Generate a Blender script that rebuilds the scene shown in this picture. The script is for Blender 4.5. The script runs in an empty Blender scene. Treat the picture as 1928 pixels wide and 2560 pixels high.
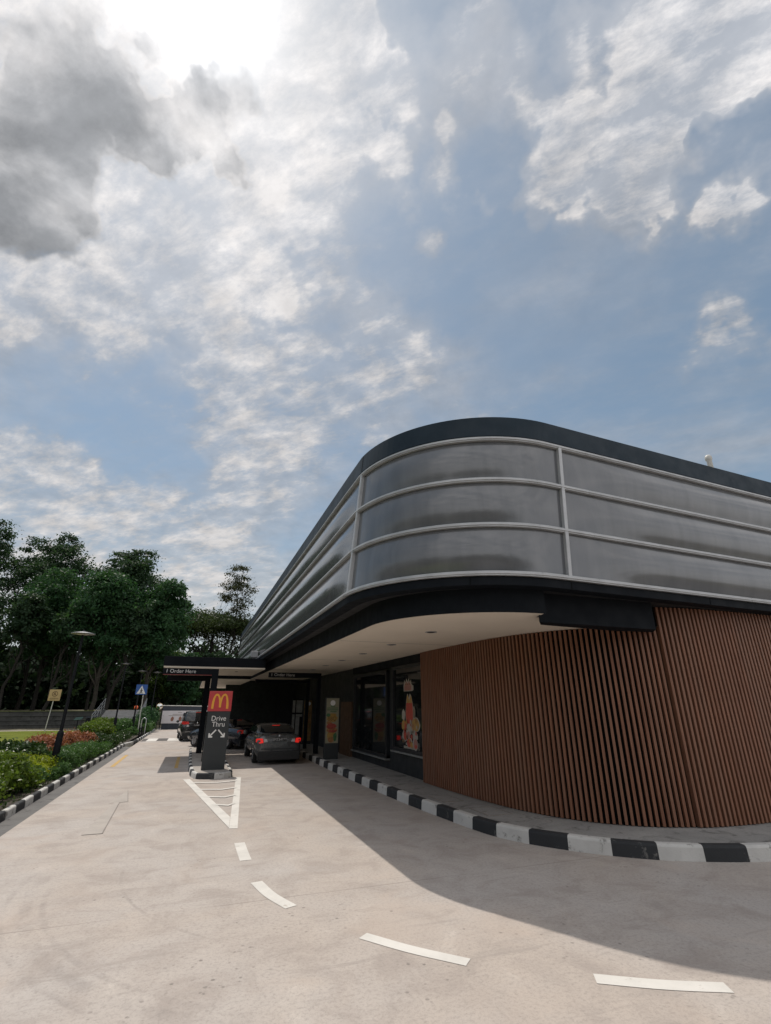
import bpy, bmesh, math, random
import numpy as np
from mathutils import Vector, Matrix
R = math.radians
random.seed(7)
scene = bpy.context.scene
C = scene.collection

# ------------------------------------------------------------------ camera
cam_d = bpy.data.cameras.new("camera")
cam = bpy.data.objects.new("camera", cam_d)
C.objects.link(cam)
cam.location = (0, 0, 2.1)
cam.rotation_euler = (R(90 + 21.78), 0, R(-20.35))
cam_d.sensor_fit = 'HORIZONTAL'
cam_d.sensor_width = 36
cam_d.lens = 1204.0 / 1928 * 36
cam_d.clip_start = 0.05
cam_d.clip_end = 3000
scene.camera = cam

# ------------------------------------------------------------------ light and sky
SUN_EL, SUN_AZ = 65.0, -16.0           # azimuth from +Y, clockwise
scene.view_settings.view_transform = 'Standard'
scene.view_settings.look = 'None'
scene.view_settings.exposure = 0.08
scene.view_settings.gamma = 1
sun_d = bpy.data.lights.new("sun", 'SUN')
sun_d.energy = 2.75
sun_d.angle = R(0.6)
sun_d.color = (1.0, 0.93, 0.84)
sun = bpy.data.objects.new("sun", sun_d)
C.objects.link(sun)
SUN = Vector((math.sin(R(SUN_AZ)) * math.cos(R(SUN_EL)), math.cos(R(SUN_AZ)) * math.cos(R(SUN_EL)), math.sin(R(SUN_EL))))
sun.rotation_euler = SUN.to_track_quat('Z', 'Y').to_euler()
sun.location = SUN * 60


class NT:
    """small node-tree helper"""
    def __init__(s, tree):
        s.t = tree; s.n = tree.nodes; s.l = tree.links
    def new(s, typ, **kw):
        n = s.n.new(typ)
        for k, v in kw.items(): setattr(n, k, v)
        return n
    def link(s, a, b): s.l.new(a, b)
    def put(s, sock, v):
        if hasattr(v, 'links'): s.l.new(v, sock)
        else: sock.default_value = v
    def math(s, op, a, b=0.0, c=None, clamp=False):
        n = s.new('ShaderNodeMath', operation=op); n.use_clamp = clamp
        s.put(n.inputs[0], a); s.put(n.inputs[1], b)
        if c is not None: s.put(n.inputs[2], c)
        return n.outputs[0]
    def vmath(s, op, a, b=(0, 0, 0)):
        n = s.new('ShaderNodeVectorMath', operation=op)
        s.put(n.inputs[0], a); s.put(n.inputs[1], b)
        return n.outputs['Value'] if op in ('DOT_PRODUCT', 'LENGTH', 'DISTANCE') else n.outputs[0]
    def ramp(s, v, a, b, lo=0.0, hi=1.0, smooth=True):
        n = s.new('ShaderNodeMapRange'); n.interpolation_type = 'SMOOTHSTEP' if smooth else 'LINEAR'
        s.put(n.inputs[0], v)
        for i, x in enumerate((a, b, lo, hi)): s.put(n.inputs[1 + i], x)
        return n.outputs[0]
    def noise(s, vec, scale, detail=4, rough=0.55, dist=0.0):
        n = s.new('ShaderNodeTexNoise')
        if vec is not None: s.link(vec, n.inputs['Vector'])
        n.inputs['Scale'].default_value = scale; n.inputs['Detail'].default_value = detail
        n.inputs['Roughness'].default_value = rough; n.inputs['Distortion'].default_value = dist
        return n.outputs['Fac']
    def mix(s, f, a, b, blend='MIX'):
        n = s.new('ShaderNodeMix', data_type='RGBA', blend_type=blend)
        s.put(n.inputs[0], f)
        for i, v in ((6, a), (7, b)):
            if not hasattr(v, 'links') and len(v) == 3: v = (*v, 1)
            s.put(n.inputs[i], v)
        return n.outputs[2]


world = bpy.data.worlds.new("World")
scene.world = world
world.use_nodes = True
wn = NT(world.node_tree)
wn.n.clear()
tc = wn.new('ShaderNodeTexCoord')
D = wn.vmath('NORMALIZE', tc.outputs['Generated'])
sky = wn.new('ShaderNodeTexSky', sky_type='NISHITA')
sky.sun_disc = False
sky.sun_elevation = R(SUN_EL)
sky.sun_rotation = R(SUN_AZ)
sky.air_density = 1.0
sky.dust_density = 0.7
sky.ozone_density = 1.5
SKY = 0.115
sky_col = wn.vmath('MULTIPLY', sky.outputs[0], (SKY * 0.98, SKY * 1.0, SKY * 0.93))
sep = wn.new('ShaderNodeSeparateXYZ'); wn.link(D, sep.inputs[0])
sky_col = wn.mix(0.42, sky_col, (0.245, 0.315, 0.365))
sky_col = wn.mix(wn.ramp(sep.outputs['Z'], 0.34, -0.02, 0.0, 0.85), sky_col, (0.56, 0.58, 0.60))
zz = wn.math('MAXIMUM', sep.outputs['Z'], 0.0)
inv = wn.math('DIVIDE', 1.0, wn.math('ADD', zz, 0.16))
cmb = wn.new('ShaderNodeCombineXYZ')
wn.put(cmb.inputs[0], wn.math('MULTIPLY', sep.outputs['X'], inv))
wn.put(cmb.inputs[1], wn.math('MULTIPLY', sep.outputs['Y'], inv))
plane = cmb.outputs[0]
wind = wn.new('ShaderNodeCombineXYZ')           # the same plane stretched along the wind
wn.put(wind.inputs[0], wn.math('MULTIPLY', wn.vmath('DOT_PRODUCT', plane, (0.72, -0.69, 0)), 0.55))
wn.put(wind.inputs[1], wn.vmath('DOT_PRODUCT', plane, (0.69, 0.72, 0)))
wind = wind.outputs[0]


wt = wn.new('ShaderNodeTexNoise'); wn.link(D, wt.inputs['Vector'])
wt.inputs['Scale'].default_value = 4.5; wt.inputs['Detail'].default_value = 5; wt.inputs['Roughness'].default_value = 0.55
wv = wn.vmath('MULTIPLY', wn.vmath('SUBTRACT', wt.outputs['Color'], (0.5, 0.5, 0.5)), (0.62, 0.62, 0.62))
DW = wn.vmath('NORMALIZE', wn.vmath('ADD', D, wv))          # direction, warped so that no cloud mass keeps a round outline


def azel(az, el):
    a, e = R(az), R(el)
    return (math.sin(a) * math.cos(e), math.cos(a) * math.cos(e), math.sin(e))


# cloud masses over the sky: (azimuth from +Y clockwise, elevation, radius deg, amount)
CLOUDS = [(-20.8, 52.0, 20, 0.34), (-14.1, 47.4, 16, 0.26), (-23.0, 45.0, 16, 0.28), (-25.0, 39.4, 12, 0.16), (-6.2, 40.9, 13, 0.24), (-13.8, 41.4, 10, 0.14), (3.9, 59.9, 11, 0.22), (-7.2, 62.5, 18, 0.3), (7.7, 65.3, 9, 0.12), (-30.7, 54.5, 18, 0.3), (-29.7, 44.3, 12, 0.25), (3.0, 33.8, 11, 0.2), (18.2, 37.1, 10, 0.26), (24.9, 39.6, 7, 0.14), (3.9, 27.2, 10, 0.22), (3.5, 20.7, 6, 0.2), (17.9, 47.2, 8, 0.2), (11.5, 28.9, 7, 0.14), (13.7, 44.8, 6, 0.12), (0.5, 48.6, 8, 0.12), (-19.1, 17.4, 9, 0.3), (-14.0, 15.7, 8, 0.26), (-6.1, 13.5, 10, 0.3), (1.0, 15.2, 8, 0.2), (-17.3, 19.7, 6, 0.15), (-23.3, 32.3, 6, 0.22), (-14.5, 34.7, 7, 0.2), (-17.6, 36.9, 5, 0.12), (-21.5, 23.5, 5, 0.1), (46.3, 61.9, 8, 0.26), (68.0, 54.9, 10, 0.24), (69.8, 51.7, 8, 0.2), (74.1, 54.3, 10, 0.14), (62.2, 60.3, 8, 0.12), (36.5, 66.1, 6, -0.15), (57.5, 59.6, 4, -0.2), (62.6, 50.4, 6, 0.24), (52.8, 54.8, 6, 0.3), (42.8, 55.0, 6, 0.42), (59.6, 50.1, 6, 0.28), (51.4, 57.9, 3.5, 0.28), (64.5, 32.1, 5, 0.34), (62.3, 30.3, 4, 0.15), (47.7, 49.9, 4, 0.22), (26.5, 63.0, 8, 0.26), (15.5, 62.7, 6, 0.18), (24.3, 58.1, 4, 0.1), (70.8, 46.5, 5, 0.16), (50.3, 41.8, 15, -0.16), (34.2, 49.5, 9, -0.12), (35.1, 36.2, 9, -0.08), (55.7, 30.3, 10, -0.08), (-4.5, 30.5, 5, -0.1), (31.8, 66.5, 7, -0.06), (-19.4, 27.5, 6, -0.1), (150, 38, 55, 0.4), (215, 32, 55, 0.4), (180, 60, 40, 0.25), (110, 20, 40, 0.25)]  # closing entries: unseen clouds added behind the camera as fill light
DARK = [(-30.6, 51.2, 10, 0.75), (-29.4, 44.5, 8, 1.0), (-27.3, 55.2, 7, 0.5), (-17.2, 56.0, 5.5, 0.85), (-19.1, 53.5, 4.5, 0.6), (-34.9, 53.2, 9, 0.45), (-24.0, 57.5, 4, 0.5)]


def blobs(lst):
    acc = None
    for az, el, rad, amt in lst:
        d = wn.vmath('DOT_PRODUCT', DW, azel(az, el))
        v = wn.ramp(d, math.cos(R(rad)), math.cos(R(rad * 0.15)), 0.0, amt)
        acc = v if acc is None else wn.math('ADD', acc, v)
    return acc


n1 = wn.noise(wind, 5.6, 12, 0.62, 0.12)
n2 = wn.noise(wind, 19.0, 10, 0.68, 0.15)
n3 = wn.noise(wind, 1.8, 5, 0.55, 0.2)
dens = wn.math('MULTIPLY', wn.math('SUBTRACT', n1, 0.5), 2.3)
dens = wn.math('ADD', dens, wn.math('MULTIPLY', wn.math('SUBTRACT', n2, 0.5), 1.5))
dens = wn.math('ADD', dens, wn.math('MULTIPLY', wn.math('SUBTRACT', n3, 0.5), 0.5))
bias = wn.math('MINIMUM', wn.math('MULTIPLY', blobs(CLOUDS), 1.9), 0.68)
dens = wn.math('ADD', dens, wn.math('SUBTRACT', bias, 0.14))
mask = wn.ramp(dens, -0.10, 0.85, 0.0, 0.96, False)
veil = wn.math('ADD', wn.ramp(dens, -0.7, 0.3, 0.0, 0.14), wn.ramp(wn.math('ADD', n3, wn.math('MULTIPLY', bias, 0.16)), 0.36, 0.70, 0.0, 0.36))
cover = wn.math('MAXIMUM', mask, veil)
sd = wn.vmath('DOT_PRODUCT', D, tuple(SUN))
halo = wn.math('POWER', wn.math('MAXIMUM', sd, 0.0), 14.0)
core = wn.math('POWER', wn.math('MAXIMUM', sd, 0.0), 420.0)
n4 = wn.noise(plane, 4.2, 7, 0.5, 0.25)
dark = wn.math('ADD', wn.math('MULTIPLY', wn.math('MINIMUM', blobs(DARK), 1.1), 0.62), wn.math('MULTIPLY', wn.math('SUBTRACT', n4, 0.5), 4.2))
dark = wn.math('MULTIPLY', wn.ramp(dark, 0.10, 1.25), wn.ramp(blobs(DARK), 0.0, 0.6))
shade = wn.math('SUBTRACT', 1.0, wn.math('MINIMUM', dark, 1.0))
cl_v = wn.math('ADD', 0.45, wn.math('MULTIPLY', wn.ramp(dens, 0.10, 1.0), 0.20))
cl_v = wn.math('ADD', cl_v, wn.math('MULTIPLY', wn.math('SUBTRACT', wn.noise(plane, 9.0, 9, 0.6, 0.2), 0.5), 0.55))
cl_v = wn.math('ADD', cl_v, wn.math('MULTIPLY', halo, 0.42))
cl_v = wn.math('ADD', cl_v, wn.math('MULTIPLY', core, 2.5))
front = wn.ramp(wn.vmath('DOT_PRODUCT', D, tuple(Vector((-SUN.x, -SUN.y, 0.25)).normalized())), 0.10, 0.75)   # extra brightness added to unseen clouds behind the camera, to fill the shade
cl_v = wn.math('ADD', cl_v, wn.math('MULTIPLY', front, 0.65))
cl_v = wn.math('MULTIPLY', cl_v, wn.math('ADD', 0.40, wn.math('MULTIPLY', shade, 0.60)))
cloud_col = wn.vmath('MULTIPLY', (1.0, 0.965, 0.95), (1, 1, 1))
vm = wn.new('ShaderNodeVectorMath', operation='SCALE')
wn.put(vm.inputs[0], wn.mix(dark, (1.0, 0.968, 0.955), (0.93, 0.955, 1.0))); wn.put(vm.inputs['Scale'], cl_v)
glow = wn.new('ShaderNodeVectorMath', operation='SCALE')
wn.put(glow.inputs[0], (1.0, 0.97, 0.92))
wn.put(glow.inputs['Scale'], wn.math('ADD', wn.math('MULTIPLY', halo, 0.06), wn.math('MULTIPLY', core, 1.4)))
sky_g = wn.vmath('ADD', sky_col, glow.outputs[0])
cover = wn.math('MAXIMUM', cover, wn.math('MULTIPLY', wn.ramp(blobs(DARK), 0.1, 0.9), wn.ramp(dens, -0.5, 0.35, 0.0, 0.97)))
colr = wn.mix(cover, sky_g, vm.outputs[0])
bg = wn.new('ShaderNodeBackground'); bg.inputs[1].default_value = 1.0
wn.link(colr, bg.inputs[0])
out = wn.new('ShaderNodeOutputWorld'); wn.link(bg.outputs[0], out.inputs[0])


# ------------------------------------------------------------------ materials
def mat(name, col, rough=0.6, metal=0.0, var=0.12, scale=6.0, bump=0.0, bscale=40.0, spec=None, emit=None, coat=0.0, coords='Object'):
    m = bpy.data.materials.new(name); m.use_nodes = True
    t = NT(m.node_tree); b = t.n['Principled BSDF']
    c = t.new('ShaderNodeTexCoord').outputs[coords]
    if var:
        f = t.noise(c, scale, 6, 0.6)
        lo = tuple(x * (1 - var) for x in col); hi = tuple(min(1, x * (1 + var)) for x in col)
        t.link(t.mix(t.ramp(f, 0.3, 0.7), lo, hi), b.inputs['Base Color'])
        t.put(b.inputs['Roughness'], t.ramp(t.noise(c, scale * 2.3, 4), 0.3, 0.7, max(0.02, rough * 0.88), min(1, rough * 1.12)))
    else:
        b.inputs['Base Color'].default_value = (*col, 1)
        b.inputs['Roughness'].default_value = rough
    b.inputs['Metallic'].default_value = metal
    if spec is not None: b.inputs['Specular IOR Level'].default_value = spec
    if coat: b.inputs['Coat Weight'].default_value = coat; b.inputs['Coat Roughness'].default_value = 0.05
    if bump:
        bn = t.new('ShaderNodeBump'); bn.inputs['Strength'].default_value = bump; bn.inputs['Distance'].default_value = 0.01
        t.link(t.noise(c, bscale, 5), bn.inputs['Height']); t.link(bn.outputs[0], b.inputs['Normal'])
    if emit:
        b.inputs['Emission Color'].default_value = (*emit[0], 1); b.inputs['Emission Strength'].default_value = emit[1]
    return m


def leaf_mat(name, a, b_, trans=0.35, rough=0.5, scale=0.35):
    m = bpy.data.materials.new(name); m.use_nodes = True
    t = NT(m.node_tree); t.n.remove(t.n['Principled BSDF'])
    geo = t.new('ShaderNodeNewGeometry'); tcx = t.new('ShaderNodeTexCoord')
    f = t.noise(tcx.outputs['Object'], scale, 3, 0.6)
    k = t.math('ADD', t.math('MULTIPLY', geo.outputs['Random Per Island'], 0.55), t.math('MULTIPLY', t.ramp(f, 0.3, 0.7), 0.45))
    col = t.mix(k, a, b_)
    p = t.new('ShaderNodeBsdfPrincipled'); p.inputs['Roughness'].default_value = rough
    p.inputs['Specular IOR Level'].default_value = 0.18
    t.link(col, p.inputs['Base Color'])
    tr = t.new('ShaderNodeBsdfTranslucent')
    t.link(t.mix(1.0, col, (1.25, 1.3, 0.75), 'MULTIPLY'), tr.inputs[0])
    ms = t.new('ShaderNodeMixShader'); ms.inputs[0].default_value = trans
    t.link(p.outputs[0], ms.inputs[1]); t.link(tr.outputs[0], ms.inputs[2])
    t.link(ms.outputs[0], t.n['Material Output'].inputs[0])
    return m


def concrete_road():
    m = bpy.data.materials.new("pale_concrete_paving"); m.use_nodes = True
    t = NT(m.node_tree); b = t.n['Principled BSDF']
    o = t.new('ShaderNodeTexCoord').outputs['Object']
    s = t.new('ShaderNodeSeparateXYZ'); t.link(o, s.inputs[0])
    x, y = s.outputs['X'], s.outputs['Y']
    big = t.noise(o, 0.35, 5, 0.6, 0.4); mid = t.noise(o, 1.6, 8, 0.65, 0.6); fine = t.noise(o, 28, 6, 0.7)
    col = t.mix(t.ramp(big, 0.3, 0.72), (0.445, 0.386, 0.338), (0.452, 0.418, 0.392))
    col = t.mix(t.ramp(mid, 0.42, 0.70, 0, 0.75), col, (0.335, 0.290, 0.260))
    col = t.mix(t.ramp(mid, 0.42, 0.25, 0, 0.65), col, (0.56, 0.51, 0.46))
    col = t.mix(t.ramp(fine, 0.44, 0.72, 0, 0.52), col, (0.24, 0.215, 0.195))
    col = t.mix(t.ramp(t.noise(o, 0.55, 5, 0.6, 0.7), 0.52, 0.70, 0, 0.45), col, (0.465, 0.385, 0.325))
    col = t.mix(t.ramp(t.noise(o, 75, 3, 0.6), 0.52, 0.72, 0, 0.45), col, (0.25, 0.22, 0.195))
    # long brushed streaks across the lane
    mp = t.new('ShaderNodeMapping'); t.link(o, mp.inputs[0]); mp.inputs['Scale'].default_value = (0.5, 3.2, 1)
    st = t.noise(mp.outputs[0], 1.7, 7, 0.65, 0.8)
    col = t.mix(t.ramp(st, 0.54, 0.74, 0, 0.55), col, (0.30, 0.265, 0.24))
    # pits and grit scattered in patches
    vo = t.new('ShaderNodeTexVoronoi'); vo.inputs['Scale'].default_value = 13; t.link(o, vo.inputs[0])
    pit = t.ramp(vo.outputs['Distance'], 0.30, 0.12)
    pat = t.ramp(t.noise(o, 0.9, 4, 0.6), 0.54, 0.66)
    for (px, py, pr) in ((0.5, 5.45, 0.75), (2.2, 4.75, 0.6), (1.5, 6.2, 0.7), (-0.2, 4.6, 0.9)):
        d = t.vmath('DISTANCE', o, (px, py, 0)); pat = t.math('ADD', pat, t.ramp(d, pr, pr * 0.2))
    gate = t.ramp(t.noise(o, 6, 4, 0.6), 0.47, 0.56)
    pm = t.math('MULTIPLY', t.math('MULTIPLY', pit, t.math('MINIMUM', pat, 1.0)), gate)
    col = t.mix(t.math('MULTIPLY', pm, 0.75), col, (0.16, 0.145, 0.13))
    # tyre arcs swung across the lane
    for (cx, cy, r0, w) in ((2.9, 8.3, 4.42, 0.10), (2.9, 8.3, 4.25, 0.05), (2.9, 8.3, 4.62, 0.05), (3.0, 8.6, 3.6, 0.03)):
        d = t.vmath('DISTANCE', o, (cx, cy, 0))
        ring = t.ramp(t.math('ABSOLUTE', t.math('SUBTRACT', d, r0)), w, w * 0.3)
        ring = t.math('MULTIPLY', ring, t.ramp(t.noise(o, 2.2, 5, 0.7), 0.36, 0.72, 0, 0.34))
        col = t.mix(t.math('MULTIPLY', ring, t.math('MULTIPLY', t.ramp(y, 9.5, 7.5), t.ramp(x, 1.2, -0.2))), col, (0.19, 0.17, 0.16))
    # expansion joints
    jm = None
    for jy in (6.9, 12.4, 17.0, 21.7, 29.9, 35.3):
        j = t.ramp(t.math('ABSOLUTE', t.math('SUBTRACT', t.math('ADD', y, t.math('MULTIPLY', mid, 0.02)), jy)), 0.012, 0.004)
        jm = j if jm is None else t.math('MAXIMUM', jm, j)
    jm = t.math('MULTIPLY', jm, t.ramp(t.noise(o, 0.8, 3), 0.35, 0.6, 0.12, 0.55))
    col = t.mix(jm, col, (0.17, 0.15, 0.14))
    t.link(col, b.inputs['Base Color'])
    b.inputs['Roughness'].default_value = 0.85
    b.inputs['Specular IOR Level'].default_value = 0.25
    bn = t.new('ShaderNodeBump'); bn.inputs['Strength'].default_value = 0.35; bn.inputs['Distance'].default_value = 0.01
    t.link(t.math('SUBTRACT', t.math('ADD', t.math('MULTIPLY', fine, 0.5), mid), pm), bn.inputs['Height']); t.link(bn.outputs[0], b.inputs['Normal'])
    return m


def worn_paint(name, col, under, amount=0.25, scale=9):
    m = bpy.data.materials.new(name); m.use_nodes = True
    t = NT(m.node_tree); b = t.n['Principled BSDF']
    o = t.new('ShaderNodeTexCoord').outputs['Object']
    a = t.noise(o, scale, 8, 0.7, 0.3); g = t.noise(o, 2.2, 5, 0.6)
    c = t.mix(t.ramp(g, 0.35, 0.75, 0, 0.5), col, tuple(x * 0.68 for x in col))
    c = t.mix(t.ramp(a, 0.70 - amount * 0.4, 0.80 - amount * 0.4, 0, 0.9), c, under)
    t.link(c, b.inputs['Base Color']); b.inputs['Roughness'].default_value = 0.75
    bn = t.new('ShaderNodeBump'); bn.inputs['Strength'].default_value = 0.25; bn.inputs['Distance'].default_value = 0.01
    t.link(t.noise(o, 35, 5), bn.inputs['Height']); t.link(bn.outputs[0], b.inputs['Normal'])
    return m


def pavement_mat(name, a, b2, stain):
    m = bpy.data.materials.new(name); m.use_nodes = True
    t = NT(m.node_tree); b = t.n['Principled BSDF']
    o = t.new('ShaderNodeTexCoord').outputs['Object']
    c = t.mix(t.ramp(t.noise(o, 1.1, 7, 0.65, 0.5), 0.3, 0.7), a, b2)
    c = t.mix(t.ramp(t.noise(o, 2.6, 8, 0.7, 0.8), 0.52, 0.68, 0, 0.85), c, stain)
    c = t.mix(t.ramp(t.noise(o, 30, 5, 0.7), 0.45, 0.75, 0, 0.35), c, stain)
    t.link(c, b.inputs['Base Color']); b.inputs['Roughness'].default_value = 0.85
    bn = t.new('ShaderNodeBump'); bn.inputs['Strength'].default_value = 0.3; bn.inputs['Distance'].default_value = 0.01
    t.link(t.noise(o, 40, 5), bn.inputs['Height']); t.link(bn.outputs[0], b.inputs['Normal'])
    return m


def panel_mat():
    m = bpy.data.materials.new("grey_satin_cladding"); m.use_nodes = True
    t = NT(m.node_tree); b = t.n['Principled BSDF']
    o = t.new('ShaderNodeTexCoord').outputs['Object']
    mp = t.new('ShaderNodeMapping'); t.link(o, mp.inputs[0]); mp.inputs['Scale'].default_value = (1.6, 1.6, 0.25)
    f = t.noise(mp.outputs[0], 1.5, 7, 0.6, 0.3)
    mp2 = t.new('ShaderNodeMapping'); t.link(o, mp2.inputs[0]); mp2.inputs['Scale'].default_value = (4, 4, 0.35)
    streak = t.noise(mp2.outputs[0], 1.5, 6, 0.65)
    c = t.mix(t.ramp(f, 0.3, 0.7), (0.124, 0.130, 0.140), (0.158, 0.163, 0.172))
    c = t.mix(t.ramp(streak, 0.5, 0.75, 0, 0.22), c, (0.11, 0.11, 0.11))
    t.link(c, b.inputs['Base Color'])
    b.inputs['Metallic'].default_value = 0.25
    t.put(b.inputs['Roughness'], t.ramp(t.noise(o, 2.0, 5, 0.6), 0.3, 0.7, 0.12, 0.17))
    b.inputs['IOR'].default_value = 1.6
    return m


def wood_mat():
    m = bpy.data.materials.new("brown_timber"); m.use_nodes = True
    t = NT(m.node_tree); b = t.n['Principled BSDF']
    o = t.new('ShaderNodeTexCoord').outputs['Object']; geo = t.new('ShaderNodeNewGeometry')
    mp = t.new('ShaderNodeMapping'); t.link(o, mp.inputs[0]); mp.inputs['Scale'].default_value = (22, 22, 0.9)
    g = t.noise(mp.outputs[0], 1.6, 6, 0.6, 0.4)
    c = t.mix(t.ramp(g, 0.3, 0.7), (0.150, 0.064, 0.036), (0.245, 0.112, 0.066))
    c = t.mix(t.math('MULTIPLY', geo.outputs['Random Per Island'], 0.55), c, (0.200, 0.108, 0.072))
    t.link(c, b.inputs['Base Color']); b.inputs['Roughness'].default_value = 0.5
    b.inputs['Specular IOR Level'].default_value = 0.35
    return m


def grass_mat():
    m = bpy.data.materials.new("lawn_grass"); m.use_nodes = True
    t = NT(m.node_tree); b = t.n['Principled BSDF']
    o = t.new('ShaderNodeTexCoord').outputs['Object']
    c = t.mix(t.ramp(t.noise(o, 0.35, 6, 0.65), 0.3, 0.7), (0.105, 0.135, 0.018), (0.175, 0.195, 0.034))
    c = t.mix(t.ramp(t.noise(o, 14, 5, 0.7), 0.4, 0.7, 0, 0.5), c, (0.05, 0.065, 0.016))
    c = t.mix(t.ramp(t.noise(o, 1.1, 6, 0.65), 0.56, 0.7, 0, 0.5), c, (0.19, 0.165, 0.07))
    t.link(c, b.inputs['Base Color']); b.inputs['Roughness'].default_value = 0.95; b.inputs['Specular IOR Level'].default_value = 0.08
    bn = t.new('ShaderNodeBump'); bn.inputs['Strength'].default_value = 0.8; bn.inputs['Distance'].default_value = 0.04
    t.link(t.noise(o, 24, 5, 0.7), bn.inputs['Height']); t.link(bn.outputs[0], b.inputs['Normal'])
    return m


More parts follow.
